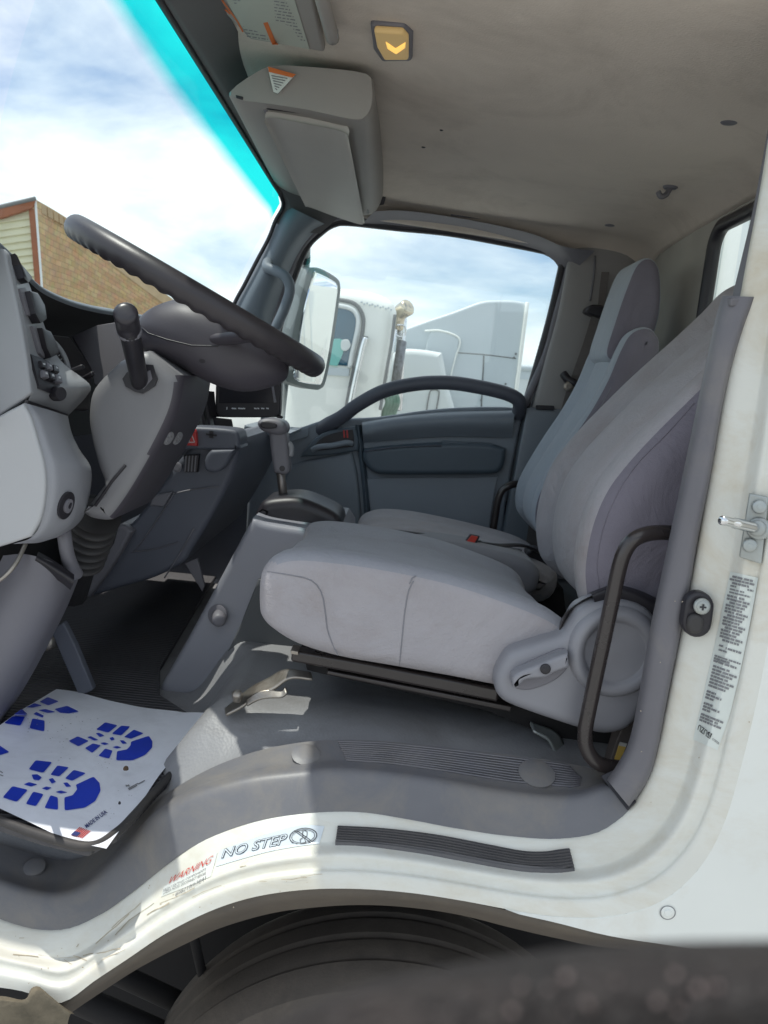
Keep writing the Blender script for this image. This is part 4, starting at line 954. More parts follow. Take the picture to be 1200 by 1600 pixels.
# wheel
yw = .44
pA, pB = W(118, 354, yw), W(506, 580, yw)
wc = (pA + pB) / 2; D1 = (pB - pA).normalized(); RW = (pB - pA).length / 2 - .020
vd = (wc - CAM).normalized(); nrm = D1.cross(vd).normalized()
if nrm.z < 0: nrm = -nrm
D2 = nrm.cross(D1).normalized()
if D2.y > 0: D2 = -D2
NSEG, MS = 360, 20
rv = []
for i in range(NSEG):
    a = 2 * math.pi * i / NSEG; er = D1 * math.cos(a) + D2 * math.sin(a); c = wc + er * RW
    ring = []
    for j in range(MS):
        b = 2 * math.pi * j / MS; q = .0188
        lower = max(0, -math.sin(b + .3))
        q += .0016 * lower ** 1.5 * math.cos(a * 52) - .0006 * lower
        ring.append(c + (er * math.cos(b) + nrm * math.sin(b) * 1.05) * q)
    rv.append(ring)
rv.append(rv[0])
rim = obj('steering_wheel', *rings_to_mesh(rv, False, False), m_wheel, T, angle=60)
bm = bmesh.new(); bm.from_mesh(rim.data); bmesh.ops.remove_doubles(bm, verts=bm.verts, dist=.00001); bm.to_mesh(rim.data); bm.free()
lab(rim, 'dark grey steering wheel with a finger-grip rim, seen edge-on')
hubo = [(214, 520), (221, 497), (245, 479), (285, 467), (325, 472), (372, 492), (415, 520), (446, 552), (448, 590), (420, 606), (380, 612), (336, 601), (280, 573), (222, 545)]
hub = dome('hub_pad', hubo, .42, .075, .10, m_hub, rim)
tube('pad_seam', [hit(hub, x, y, .0004, .36) for x, y in [(222, 512), (232, 521), (262, 531), (300, 540), (340, 541), (352, 530), (375, 522), (400, 521)]], .0014, m_black, hub, smooth=False)
stud('screw_hole', px_ellipse(316, 564, 5, 3.2, .2), hub, m_black, hub, .0003, y=.36)
spk = []
for sa in (math.radians(6), math.radians(48), math.radians(312)):
    er = D1 * math.cos(sa) + D2 * math.sin(sa)
    spk.append(tube_geo([wc + er * .06 - nrm * .062, wc + er * .14 - nrm * .030, wc + er * (RW - .01) - nrm * .002], .010, flat=1.6))
multi('spoke', spk, m_hub, rim)

# ================================================================== engine cover and shifter
tun = prism('engine_cover', [(394, 810, 's'), (418, 818), (470, 826), (530, 832, 's'), (542, 850, 's'), (545, 990, 's'), (440, 1010), (388, 985), (372, 1010), (350, 1052), (318, 1080), (300, 1087), (262, 1096, 's'), (243, 1085, 's'), (300, 985)], .62, .96, surf('console_plastic', (.26, .265, .30), .45, .06, 3, 400, .1, dirt=(.3, .28, .24), dirt_amt=.3), T, r0=.012, yref=.62)
lab(tun, 'grey sloping engine cover between the seats')
prism('carpet_panel', [(404, 905, 's'), (384, 955), (372, 985), (345, 1040), (330, 1062, 's'), (345, 1115, 's'), (470, 1070, 's'), (560, 1000, 's'), (480, 900, 's')], .605, .63, surf('grey_riser', (.085, .09, .095), .75, .08, 4, 250, .2), tun, r0=.003, yref=.61)
c = W(341, 961, .615); bb = multi('cover_latch', [disc_geo(c, (-.3, -1, .1), .021, .006, rim=.35)], m_mid, tun)
tube('latch_stub', [c, c + Vector((.008, -.028, -.003))], .0135, m_mid, bb)
sh = prism('shifter_base', [(397, 806, 's'), (402, 795), (412, 783), (440, 778), (470, 779), (505, 792), (528, 806), (534, 822), (533, 838, 's'), (470, 832), (420, 818)], .70, .86, m_black, T, r0=.02, r1=.02, yref=.70)
lab(sh, 'black gear lever on a domed black base')
tube('base_slot', P([(432, 780, .78), (455, 779, .78), (490, 790, .78), (518, 806, .78), (526, 815, .78)]), .0035, m_light, sh)
tube('base_slot', P([(440, 779, .82), (462, 779, .82), (495, 791, .82), (520, 808, .82)]), .0025, m_light, sh)
tube('lever', [W(444, 786, .78), W(438, 735, .775)], .0095, surf('lever_steel', (.22, .2, .19), .35, .1, metal=.7), sh)
kb = prism('lever_grip', [(421, 672), (424, 664), (442, 662), (449, 680), (452, 712), (453, 735), (446, 742, 's'), (429, 738, 's'), (424, 705)], .752, .80, m_mid, sh, r0=.009, r1=.009, yref=.765)
prism('lever_knob', [(404, 663), (407, 656), (420, 653), (440, 656), (449, 664), (448, 676), (435, 680), (412, 673)], .745, .81, m_mid, sh, r0=.012, r1=.012, yref=.765)
prism('lever_button', [(407, 663), (412, 658), (426, 660), (433, 664), (430, 669), (412, 669)], .738, .75, m_black, sh, r0=.003, yref=.745)
multi('grip_screw', [disc_geo(W(441, 732, .752), (0, -1, 0), .006, .001)], m_black, kb)
tube('grip_trigger', P([(451, 692, .765), (455, 700, .765), (454, 712, .765)]), .006, m_light, kb)

# ================================================================== seats
seat = thing  # seats are parts of the truck
cush = [(404, 945), (405, 908), (413, 886), (432, 868), (470, 862), (520, 866), (580, 874), (650, 887), (720, 904), (790, 928), (850, 952), (886, 975), (905, 1010), (890, 1060), (850, 1078), (790, 1075), (710, 1060), (620, 1044), (530, 1028), (465, 1008), (425, 984), (408, 965)]
DS = prism('seat', cush, .2, .66, m_fabric, T, rings=seat_rings(.2, .66, .024, .008, .006, .10, .022), yref=.21, angle=70)
lab(DS, 'grey cloth driver seat nearest the open door with tall backrest')
backn = [(925, 965), (912, 915), (914, 868), (926, 815), (948, 765), (980, 722), (1020, 678), (1062, 636), (1105, 594), (1158, 546), (1215, 496), (1270, 445), (1315, 400), (1360, 385), (1380, 420), (1340, 500), (1280, 580), (1220, 690), (1160, 800), (1100, 920), (1050, 990), (980, 1005)]
BK = prism('backrest', backn, .2, .68, m_fabric, DS, rings=seat_rings(.2, .68, .05, .020, .010, .115), yref=.21, angle=70)
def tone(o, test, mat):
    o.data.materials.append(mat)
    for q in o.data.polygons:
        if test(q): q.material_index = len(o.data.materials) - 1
tone(BK, lambda q: abs(q.normal.y) > .6 and q.center.y < .23, m_sideshade)
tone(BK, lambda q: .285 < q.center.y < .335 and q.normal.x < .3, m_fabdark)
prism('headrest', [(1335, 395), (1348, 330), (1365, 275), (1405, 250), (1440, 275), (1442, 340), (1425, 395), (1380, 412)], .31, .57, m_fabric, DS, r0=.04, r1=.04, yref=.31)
tone(DS, lambda q: q.normal.z > .5 and q.center.y > .205, m_topshade)
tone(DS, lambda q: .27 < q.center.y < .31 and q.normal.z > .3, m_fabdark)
def seam(base, l, y, par, mat=m_fabdark, r=.0010, off=.0002): return tube('seam', [hit(base, a, b, off, y) for a, b in resample2(l)], r, mat, par, smooth=False, seg=6)
def resample2(l, n=18):
    q = resample(spline([Vector((a, b, 0)) for a, b in l], 6), n); return [(p.x, p.y) for p in q]
seam(DS, [(418, 893), (450, 898), (485, 906), (502, 925), (508, 955), (512, 985), (522, 1012), (528, 1024)], .2, DS)
seam(DS, [(646, 908), (638, 925), (632, 960), (628, 1000), (624, 1040)], .2, DS)
seam(DS, [(640, 912), (644, 904), (650, 900)], .2, DS)
seam(BK, [(938, 930), (933, 880), (944, 820), (968, 765), (1000, 720), (1040, 680), (1085, 630)], .2, BK, mat=m_sideshade)
# seat base, rails, brackets
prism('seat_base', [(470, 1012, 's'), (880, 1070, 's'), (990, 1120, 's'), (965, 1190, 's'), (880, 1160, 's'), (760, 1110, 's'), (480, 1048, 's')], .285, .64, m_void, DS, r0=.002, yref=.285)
rl = plate('seat_rail', [W(456, 1016, .255), W(560, 1034, .255), W(780, 1076, .255), W(778, 1098, .255), W(560, 1054, .255), W(454, 1034, .255)], .03, m_steel, DS, bevel=.004)
plate('rail_slide', [W(512, 1048, .262), W(800, 1104, .262), W(798, 1113, .262), W(510, 1054, .262)], .03, m_steel, DS, bevel=.002)
plate('rail_slide', [W(454, 1016, .25), W(466, 1018, .25), W(466, 1024, .25), W(454, 1022, .25)], .03, m_bare, DS, bevel=.001)
fb = loft('rail_bracket', [P([(352, 1108), (372, 1092), (392, 1075), (420, 1060), (447, 1047), (486, 1052)], .28), P([(353, 1118), (377, 1106), (400, 1090), (428, 1077), (454, 1060), (488, 1062)], .25)], m_bare, DS, nv=30, thick=.004)
loft('rail_bracket', [P([(385, 1094), (402, 1082), (420, 1078), (440, 1080), (446, 1074)], .252), P([(386, 1103), (404, 1094), (422, 1091), (440, 1090), (449, 1083)], .245)], m_bare, DS, nv=20, thick=.004)
tube('bolt', [W(371, 1092, .25), W(371, 1092, .25) + Vector((0, -.008, .012))], .0085, m_bare, fb, seg=6)
rbk = loft('rail_bracket', [P([(828, 1129), (850, 1136), (868, 1144), (878, 1158), (888, 1183), (905, 1178)], .27), P([(834, 1143), (850, 1152), (858, 1158), (866, 1174), (878, 1196), (906, 1196)], .245)], m_zinc, DS, nv=24, thick=.004)
# recliner cover
rc = [(772, 1068), (774, 1050), (786, 1026), (800, 1013), (840, 1000), (876, 988), (890, 972), (905, 950), (935, 938), (972, 935), (1010, 950), (1030, 985), (1030, 1040), (1010, 1090), (985, 1130), (955, 1143), (920, 1140), (850, 1118), (796, 1098), (778, 1085)]
RC = prism('recliner_cover', rc, .165, .22, m_recl, DS, r0=.016, yref=.18)
lab(RC, 'grey plastic side cover with a recline lever')
cc = W(962, 1020, .16); rr = .066
def ringdisc(c, prof, n=48):
    return rings_to_mesh([[c + Vector((math.cos(a) * r, y, math.sin(a) * r)) for a in [2 * math.pi * i / n for i in range(n)]] for r, y in prof])
obj('recliner_boss', *ringdisc(cc, [(rr + .004, .02), (rr + .002, .004), (rr - .004, -.006), (rr - .012, -.007), (rr - .019, -.003), (rr - .021, .001), (rr - .023, .002), (.01, -.001)]), m_recl, RC, angle=60)
prism('lever_recess', [(798, 1062), (800, 1048), (815, 1038), (850, 1022), (878, 1012), (886, 1024), (886, 1042), (872, 1058), (850, 1070), (825, 1077), (804, 1074)], .161, .17, m_mid, RC, r0=.003, yref=.165)
lv = prism('recline_lever', [(800, 1070), (800, 1055), (812, 1046), (845, 1033), (872, 1022), (886, 1018, 's'), (888, 1040, 's'), (866, 1048), (850, 1056), (820, 1060), (808, 1072)], .140, .165, m_recl, RC, r0=.006, yref=.15)
c = W(852, 1045, .139); multi('screw', [disc_geo(c, (0, -1, .1), .0075, .003), disc_geo(c + Vector((0, -.003, 0)), (0, -1, .1), .004, .001)], m_black, lv)
ar = [(880, 988), (886, 972), (896, 956), (915, 942), (940, 930)]
loft('pivot_strap', [P(ar, .215), P([(a[0] - 5, a[1] - 4) for a in ar], .19), P([(a[0] - 10, a[1] - 2) for a in ar], .21)], m_steel, RC, nv=20)
loft('pivot_strap', [P([(930, 944), (958, 936), (990, 944), (1030, 972)], .178), P([(925, 930), (958, 920), (995, 928), (1040, 952)], .176), P([(920, 926), (958, 914), (998, 922), (1044, 944)], .2)], m_black, RC, nv=20)
# belt retractor corner by the post
plate('retractor', [W(988, 1100, .2), W(1010, 1080, .2), W(1000, 1200, .2), W(950, 1200, .2), W(962, 1160, .2)], .03, surf('dark_brown_plastic', (.10, .085, .08), .6, .1), T)  # plain dark brown plastic
plate('retractor_tag', [W(967, 1165, .196), W(978, 1167, .196), W(969, 1190, .196), W(960, 1188, .196)], .002, m_yellow, T, bevel=0)
plate('retractor_tag', [W(969, 1160, .195), W(980, 1162, .195), W(978, 1167, .195), W(967, 1165, .195)], .002, m_tag, T, bevel=0)

# passenger bench
pc = [(546, 864), (549, 845), (562, 831), (592, 823), (640, 826), (700, 837), (770, 853), (838, 873), (872, 900), (850, 940), (760, 940), (640, 925), (560, 905), (546, 888)]
PS = prism('seat', pc, .86, 1.27, m_fabric, T, rings=seat_rings(.86, 1.27, .055, .004, .0, .12, .004), yref=.9, angle=70)
lab(PS, 'grey cloth passenger seat by the far door')
tube('piping', P([(556, 834, .90), (600, 829, .90), (650, 832, .90), (700, 839, .90), (760, 849, .90), (815, 860, .90)]), .0032, m_fabdark, PS)
CSX = prism('folded_cushion', [(640, 850), (660, 843), (700, 845), (760, 856), (815, 870), (838, 885), (842, 905), (820, 930), (720, 930), (640, 900)], .74, .86, m_fabdark, PS, r0=.02, r1=.01, yref=.76)
pbk = [(842, 835), (834, 808), (840, 775), (858, 740), (888, 692), (920, 645), (948, 595), (968, 548), (985, 520), (1008, 510), (1026, 518), (1034, 545), (1020, 620), (985, 710), (950, 790), (915, 860), (880, 870)]
PB = prism('backrest', pbk, .95, 1.31, m_fabblue, PS, rings=seat_rings(.95, 1.31, .035, .016, .006, .085), yref=.96, angle=70)
tone(PS, lambda q: q.normal.z > .5, m_topshade)
tone(PB, lambda q: q.normal.y < -.6, m_sideshade)
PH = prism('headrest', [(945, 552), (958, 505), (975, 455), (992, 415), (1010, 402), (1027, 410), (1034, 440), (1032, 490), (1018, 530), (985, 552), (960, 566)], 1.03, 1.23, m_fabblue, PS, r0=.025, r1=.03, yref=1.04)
tone(PH, lambda q: q.normal.y < -.6, m_sideshade)
seam(PB, [(850, 845), (846, 805), (858, 765), (890, 712), (925, 660), (955, 605)], .95, PB)
bk = plate('buckle', [W(735, 835, .80), W(750, 838, .80), W(740, 862, .80), W(718, 858, .80)], .012, m_black, PS, bevel=.002)
plate('buckle_button', [W(737, 837, .795), W(747, 839, .795), (W(734, 861, .795)), W(720, 857, .795)], .006, m_red, bk, bevel=.001)
multi('lap_belt', [tube_geo(P([(560, 829, .85), (620, 830, .84), (690, 840, .83), (735, 850, .82)]), .0035, flat=2.5), tube_geo(P([(745, 848, .82), (780, 852, .83), (815, 852, .86), (842, 862, .9)]), .004, flat=2.5), tube_geo(P([(748, 846, .82), (765, 868, .80), (775, 880, .79)]), .004, flat=2.5)], m_black, PS)
prism('hinge_cover', [(824, 868), (832, 858), (850, 862), (862, 880), (852, 900), (836, 898)], .9, .95, m_black, PS, r0=.006, yref=.9)
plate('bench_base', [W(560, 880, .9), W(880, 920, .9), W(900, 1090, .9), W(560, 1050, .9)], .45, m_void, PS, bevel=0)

# ---- cargo box behind the cab, seen through the cab window
cbx = plate('cargo_box', [Vector((1.05, -.15, .9)), Vector((1.05, 2.1, .9)), Vector((1.05, 2.1, 3.4)), Vector((1.05, -.15, 3.4))], 3.5, m_truckwhite, T, bevel=.02, away=Vector((1, 0, 0)))
multi('box_rib', [box_geo((1.045, y, 2.1), .02, .05, 2.5) for y in (.35, .7, 1.05, 1.4, 1.72, 1.95)], m_fairlite, cbx)

# ================================================================== outside
g = bpy.data.meshes.new('ground')
g.from_pydata([(-400, -400, 0), (400, -400, 0), (400, 400, 0), (-400, 400, 0)], [], [(0, 1, 2, 3)]); g.materials.append(m_ground)
go = bpy.data.objects.new('ground', g); COL.objects.link(go); go['kind'] = 'structure'

# ---- loose things on the cab floor
ZM = Z0 + .012
def MZ(l, z): return [WZ(x, y, z) for x, y in l]
matc = [(-80, 1240), (0, 1292), (60, 1312), (138, 1331), (182, 1309), (212, 1279), (246, 1240), (290, 1195), (332, 1160), (326, 1140), (312, 1128), (250, 1088), (250, 1045), (322, 925), (365, 860), (60, 860), (-200, 1000)]
def matz(x): return 0
rm_pts = [Vector((p.x, p.y, ZM)) for p in MZ(matc, ZM)]
near_m = [p for p in rm_pts]
v, f = plate_geo([p + Vector((0, 0, .004)) for p in near_m], .012, Vector((0, 0, -1)))
m_mat = surf('ribbed_mat_rubber', (.075, .073, .080), .55, .2, 6, 200, .1, .001, dirt=(.07, .065, .055), dirt_amt=.4, dscale=7, spec=.4)
nt = m_mat.node_tree; tcn = N(nt, 'ShaderNodeTexCoord'); wv = N(nt, 'ShaderNodeTexWave', bands_direction='Y', Scale=26.0, Distortion=.3); nt.links.new(tcn.outputs['Object'], wv.inputs[0])
bpn = N(nt, 'ShaderNodeBump', Strength=.8, Distance=.004); nt.links.new(wv.outputs['Fac'], bpn.inputs['Height']); nt.links.new(bpn.outputs[0], nt.nodes['Principled BSDF'].inputs['Normal'])
rmo = obj('rubber_mat', v, f, m_mat, None, bevel=.003)
tag(rmo, 'black ribbed rubber floor mat under the printed paper', 'floor mat')
# raised curled rim of the mat
rimp = [p + Vector((0, 0, .006)) for p in MZ([(-20, 1280), (60, 1310), (138, 1329), (182, 1307), (212, 1277), (246, 1238), (290, 1193), (330, 1160), (328, 1142), (316, 1126)], ZM)]
tube('mat_lip', rimp, .0065, m_rubber, rmo, seg=8)

# paper: four photo corners on the floor plane, gently curled
ZP = ZM + .012
pa_, pb2, pc2, pd2 = [WZ(x, y, ZP) for x, y in ((90, 1077), (318, 1123), (163, 1326), (-125, 1222))]
def pwave(u, v):
    z = .006 * math.sin(3.1 * u + 1) * math.sin(2.7 * v) + .012 * max(0, u - .86) ** 1.0 / .14 * (v < 2) * (1 - v) + .003 * math.sin(9 * u + 4 * v)
    return z
NPx, NPy = 48, 48
ed = lambda t, s: .006 * math.sin(7 * t + s) + .003 * math.sin(17 * t + 2 * s)
pv, pf = [], []
for i in range(NPx):
    for j in range(NPy):
        u, w = i / (NPx - 1), j / (NPy - 1)
        uu = u + ed(w, 1) * (2 * u - 1); ww = w + ed(u, 3) * (2 * w - 1) + (-.02 * math.sin(math.pi * u) if w < .01 else 0) * 0
        p = (pa_ * (1 - uu) + pb2 * uu) * (1 - ww) + (pd2 * (1 - uu) + pc2 * uu) * ww
        pv.append(p + Vector((0, 0, pwave(u, w))))
for i in range(NPx - 1):
    for j in range(NPy - 1):
        pf.append((i * NPy + j, (i + 1) * NPy + j, (i + 1) * NPy + j + 1, i * NPy + j + 1))
paper = obj('paper_mat', pv, pf, m_paper, None, angle=80)
tag(paper, 'white paper floor mat printed with blue boot soles lying in the footwell', 'paper mat')
def zs(l): return [(x * .28333, 1060 + y * .28333) for x, y in l]
sole1 = [[(530, 285), (580, 245), (648, 262), (598, 302)], [(616, 308), (668, 264), (718, 268), (668, 318)], [(684, 326), (738, 286), (792, 306), (722, 336)],
         [(722, 352), (820, 320), (840, 350), (838, 385), (800, 425), (730, 455), (640, 455), (645, 405), (700, 395), (720, 372)],
         [(378, 348), (428, 323), (490, 348), (432, 378)], [(468, 388), (512, 362), (556, 372), (508, 414)], [(542, 430), (580, 390), (620, 402), (602, 446)],
         [(528, 306), (545, 303), (575, 318), (550, 326)], [(482, 328), (500, 322), (542, 342), (520, 346)], [(604, 332), (622, 326), (632, 340), (612, 346)], [(552, 360), (575, 356), (600, 364), (575, 370)], [(660, 345), (680, 345), (700, 362), (675, 364)], [(620, 382), (645, 376), (668, 384), (645, 390)]]
sole2 = [[(158, 505), (196, 455), (288, 465), (238, 524)], [(278, 535), (316, 484), (380, 494), (326, 544)], [(358, 555), (406, 508), (474, 526), (398, 568)],
         [(418, 590), (515, 545), (548, 580), (554, 622), (525, 680), (468, 716), (356, 732), (354, 660), (400, 648), (425, 615)],
         [(14, 660), (68, 598), (154, 618), (92, 685)], [(142, 696), (182, 628), (240, 642), (198, 708)], [(245, 718), (278, 648), (318, 660), (320, 728)],
         [(174, 535), (205, 532), (230, 550), (215, 566), (185, 562)], [(268, 560), (290, 553), (308, 575), (285, 584)], [(348, 580), (370, 577), (392, 600), (365, 602)], [(130, 588), (160, 576), (205, 588), (170, 600)], [(230, 610), (255, 600), (284, 606), (258, 620)], [(305, 630), (335, 622), (372, 632), (335, 638)]]
sole3 = [[(218, 132), (262, 106), (325, 130), (266, 152)], [(146, 162), (190, 140), (232, 152), (180, 164)], [(300, 172), (370, 154), (436, 186), (378, 196), (330, 192)], [(75, 200), (120, 172), (152, 200), (120, 206)],
         [(22, 250), (70, 212), (138, 214), (112, 264)], [(162, 278), (178, 224), (246, 236), (244, 296)], [(210, 178), (250, 172), (306, 188), (262, 194)], [(184, 200), (200, 188), (240, 208), (236, 220)], [(-60, 330), (0, 375), (52, 410), (0, 426), (-80, 420)]]
def roundpoly(p, m=4):
    out = []; n = len(p)
    for i in range(n):
        a, b, c = p[i - 1], p[i], p[(i + 1) % n]
        q0 = (b[0] + (a[0] - b[0]) * .12, b[1] + (a[1] - b[1]) * .12); q1 = (b[0] + (c[0] - b[0]) * .12, b[1] + (c[1] - b[1]) * .12)
        out += [q0, ((q0[0] + q1[0] + 2 * b[0]) / 4, (q0[1] + q1[1] + 2 * b[1]) / 4), q1]
    return out
for s_ in (sole1, sole2, sole3):
    decal('boot_print', [zs(roundpoly(p)) for p in s_], paper, m_blue, paper, off=.0012, m=2)
text('made_in_lettering', 'MADE IN USA', zs([(478, 830), (592, 745), (578, 728), (466, 812)]), paper, m_navy, paper, off=.0012, bold=.02)
fl = []
F0, F1, F2, F3 = (390, 868), (452, 885), (500, 845), (440, 823)
def fq(u, v):
    return (((F0[0] * (1 - u) + F3[0] * u) * (1 - v) + (F1[0] * (1 - u) + F2[0] * u) * v), ((F0[1] * (1 - u) + F3[1] * u) * (1 - v) + (F1[1] * (1 - u) + F2[1] * u) * v))
fo = decal('flag_stripes', [zs([fq(0 if i > 6 else 0, i / 13), fq(1, i / 13), fq(1, (i + 1) / 13), fq(0, (i + 1) / 13)]) for i in range(0, 13, 2)], paper, m_red, paper, off=.0012)
decal('flag_canton', [zs([fq(0, 0), fq(.45, 0), fq(.45, .54), fq(0, .54)])], paper, m_navy, fo, off=.0018)
decal('small_print', [zs(q) for q in strokes_px([[(692, 592), (716, 598)], [(694, 600), (712, 590)], [(706, 612), (760, 582)], [(710, 618), (756, 594)], [(762, 586), (798, 566)], [(0, 515), (16, 525)], [(0, 535), (18, 542)]], 5)], paper, m_greyink, paper, off=.0012)
sp = []
random.seed(21)
for i in range(90):
    cx, cy = random.choice([(400, 260), (300, 420), (200, 250), (500, 250), (600, 760), (700, 600), (350, 200), (330, 330), (560, 480)])
    x, y = random.gauss(cx, 45), random.gauss(cy, 26); a = random.uniform(.8, 4.2)
    sp.append(zs([(x + a * math.cos(t) * random.uniform(.6, 1.6), y + a * .5 * math.sin(t)) for t in (0, 1.2, 2.4, 3.6, 4.8)]))
decal('dirt_specks', sp, paper, surf('grey_dirt', (.34, .34, .36), .9, .3, 30), paper, off=.0012, m=1)
v, f = disc_geo(WZ(zs([(694, 503)])[0][0], zs([(694, 503)])[0][1], ZP + .008), (0, 0, 1), .0042, .004, seg=7, dome=.002)
leaf = obj('dirt_crumb', v, f, surf('brown_crumb', (.11, .07, .04), .9, .3, 60), None)
tag(leaf, 'small brown dirt crumb lying on the white paper mat', 'dirt crumb')
v, f = disc_geo(WZ(zs([(659, 692)])[0][0], zs([(659, 692)])[0][1], ZP + .006), (0, 0, 1), .0018, .003, seg=7, dome=.001)
tag(obj('dirt_crumb', v, f, m_black, None), 'tiny black speck on the paper mat above the flag print', 'dirt crumb')

# ---- white conventional tractor next to the truck
TY = 5.0
TR_ = thing('road_tractor', 'white conventional road tractor with chrome exhaust stack, next to the cab', 'tractor truck', (-.6, 6, 0))
cabo = [(438, 830, 's'), (440, 640), (448, 560), (464, 500), (484, 460), (505, 450), (540, 449), (585, 456), (610, 468), (618, 482), (618, 500), (604, 590), (590, 680), (575, 830, 's')]
tcab = prism('cab', cabo, TY, TY + 2.3, m_truckwhite, TR_, r0=.10, r1=.1, yref=TY, seg=6)
prism('hood', [(120, 830, 's'), (130, 700), (160, 660), (300, 640), (450, 620, 's'), (450, 830, 's')], TY + .2, TY + 2.1, m_truckwhite, TR_, r0=.08, yref=TY + .2)
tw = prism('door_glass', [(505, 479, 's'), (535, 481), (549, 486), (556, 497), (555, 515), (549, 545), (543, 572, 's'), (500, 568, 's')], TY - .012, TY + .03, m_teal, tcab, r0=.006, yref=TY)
prism('glass_patch', [(508, 531, 's'), (530, 529, 's'), (541, 533, 's'), (535, 555), (527, 572, 's'), (505, 569, 's')], TY - .016, TY, m_midteal, tw, r0=.002, yref=TY)
prism('far_mirror', [(534, 533), (544, 531), (548, 540), (542, 548), (534, 546)], TY - .03, TY - .01, m_fairlite, tw, r0=.004, yref=TY)
tube('window_frame', P([(503, 476), (532, 478), (551, 484), (559, 497), (558, 516), (551, 548), (546, 574)], TY - .012), .016, m_fairlite, tcab)
tube('door_seam', P([(505, 467), (535, 469), (556, 476), (567, 495), (566, 520), (557, 560), (546, 610), (538, 660), (530, 740)], TY - .004), .014, m_seam, tcab)
plate('window_ledge', [W(510, 574, TY - .014), W(546, 576, TY - .014), W(545, 588, TY - .014), W(508, 586, TY - .014)], .02, m_fairing, tcab)
tube('grab_rail', P([(571, 528, TY - .08), (566, 545, TY - .08), (556, 590, TY - .08), (546, 640, TY - .08), (535, 690, TY - .08)]), .020, m_chrome, tcab)
plate('rail_bracket', [W(568, 524, TY - .08), W(575, 526, TY - .08), W(573, 533, TY - .08), W(566, 531, TY - .08)], .07, m_seam, tcab)
multi('rivet', [disc_geo(W(565 + i * 4.2, 472 + i * .9 + (i % 2) * 2, TY - .002), (0, -1, 0), .008, .006, seg=8) for i in range(12)], m_fairing, tcab)
plate('cab_windshield', [W(452, 575, TY + .1), W(468, 515, TY + .1), W(466, 512, TY + 1.9), W(452, 572, TY + 1.9)], .03, m_teal, tcab, away=Vector((1, 0, 0)))
plate('vent_glass', [W(446, 560, TY - .01), W(458, 520, TY - .01), W(470, 500, TY - .01), W(470, 575, TY - .01), W(445, 580, TY - .01)], .03, m_midteal, tcab)
tube('back_seam', P([(617, 492), (611, 540), (603, 585), (594, 640)], TY - .002), .012, m_seam, tcab)
ex = tube('exhaust_stack', [W(622, 640, TY + .6), W(626, 540, TY + .6), W(628, 508, TY + .6), W(629, 498, TY + .6)], .035, m_chrome, TR_, smooth=False)
tube('exhaust_elbow', P([(622, 514, TY + .6), (621, 500, TY + .58), (625, 489, TY + .56), (637, 480, TY + .5)]), lambda t: .052 + .012 * t, surf('tan_chrome', (.62, .55, .42), .2, .1, 6, 50, 0, metal=.9), ex, seg=18)
tube('heat_shield', [W(628, 534, TY + .5), W(616, 615, TY + .5)], .038, surf('shield_metal', (.16, .165, .18), .3, .5, 30, 100, .1, metal=.8), ex, smooth=False)
multi('stack_strap', [tube_geo(P([(620, 508, TY + .5), (630, 508, TY + .5), (634, 515, TY + .5), (630, 526, TY + .5), (620, 524, TY + .5), (617, 514, TY + .5)]), .008), tube_geo([W(618, 515, TY + .4), W(601, 600, TY + .4)], .012), tube_geo(P([(606, 540, TY + .3), (609, 560, TY + .3), (603, 585, TY + .3), (597, 575, TY + .3)]), .01), tube_geo([W(612, 530, TY + .4), W(594, 625, TY + .4)], .01), tube_geo([W(631, 520, TY + .5), W(616, 615, TY + .5)], .012)], m_chrome, ex)
multi('air_hose', [tube_geo(P([(598 + i * 6, 610, TY + .5), (606 + i * 5, 628, TY + .45), (600 + i * 5, 650, TY + .5), (610 + i * 4, 680, TY + .5)]), .022) for i in range(4)], surf('green_hose', (.14, .24, .18), .5, .3, 9), TR_)
prism('chassis', [(130, 800, 's'), (700, 800, 's'), (700, 850, 's'), (130, 850, 's')], TY + .5, TY + 1.8, m_seam, TR_, r0=.01, yref=TY + .5)
def wheel_geo(cx, cy, r, w):
    pr = [(r * .25, .03), (r * .5, .0), (r * .56, -.01), (r * .6, .02), (r * .92, .0), (r, .05), (r, w - .05), (r * .92, w), (r * .3, w)]
    return rings_to_mesh([[Vector((cx + q * math.cos(a), cy + yy, r + q * math.sin(a))) for a in [2 * math.pi * i / 32 for i in range(32)]] for q, yy in pr])
for x in (-2.6, 2.2): multi('wheel', [wheel_geo(x, TY, .5, .3)], m_tyre, TR_)

# ---- second truck with a tall grey roof fairing
S = thing('sleeper_truck', 'pale truck with a tall grey roof fairing standing behind the white tractor', 'truck', (1.0, 9, 0))
SY = 8.2
fo_ = prism('roof_fairing', [(560, 540), (612, 521), (660, 503), (705, 488), (745, 473), (763, 469, 's'), (800, 469), (825, 473, 's'), (803, 640), (790, 780, 's'), (580, 790, 's')], SY, SY + 2.4, m_fairing, S, r0=.03, yref=SY)
tube('edge_trim', P([(824, 473), (803, 640), (795, 720)], SY - .01), .022, m_truckwhite, fo_)
tube('panel_seam', P([(698, 550), (755, 554), (806, 560)], SY - .0), .006, m_seam, fo_)
tube('panel_seam', P([(756, 556), (752, 640), (748, 720)], SY - .0), .008, m_seam, fo_)
plate('side_panel', P([(640, 690), (655, 600), (668, 530), (676, 515), (700, 517), (718, 530), (712, 560), (702, 600), (690, 690)], SY - .03), .02, m_fairing, S, bevel=.01)
tube('fairing_edge', P([(664, 517), (690, 517), (718, 530), (711, 560), (704, 590), (692, 660)], SY - .035), .010, m_truckwhite, S)
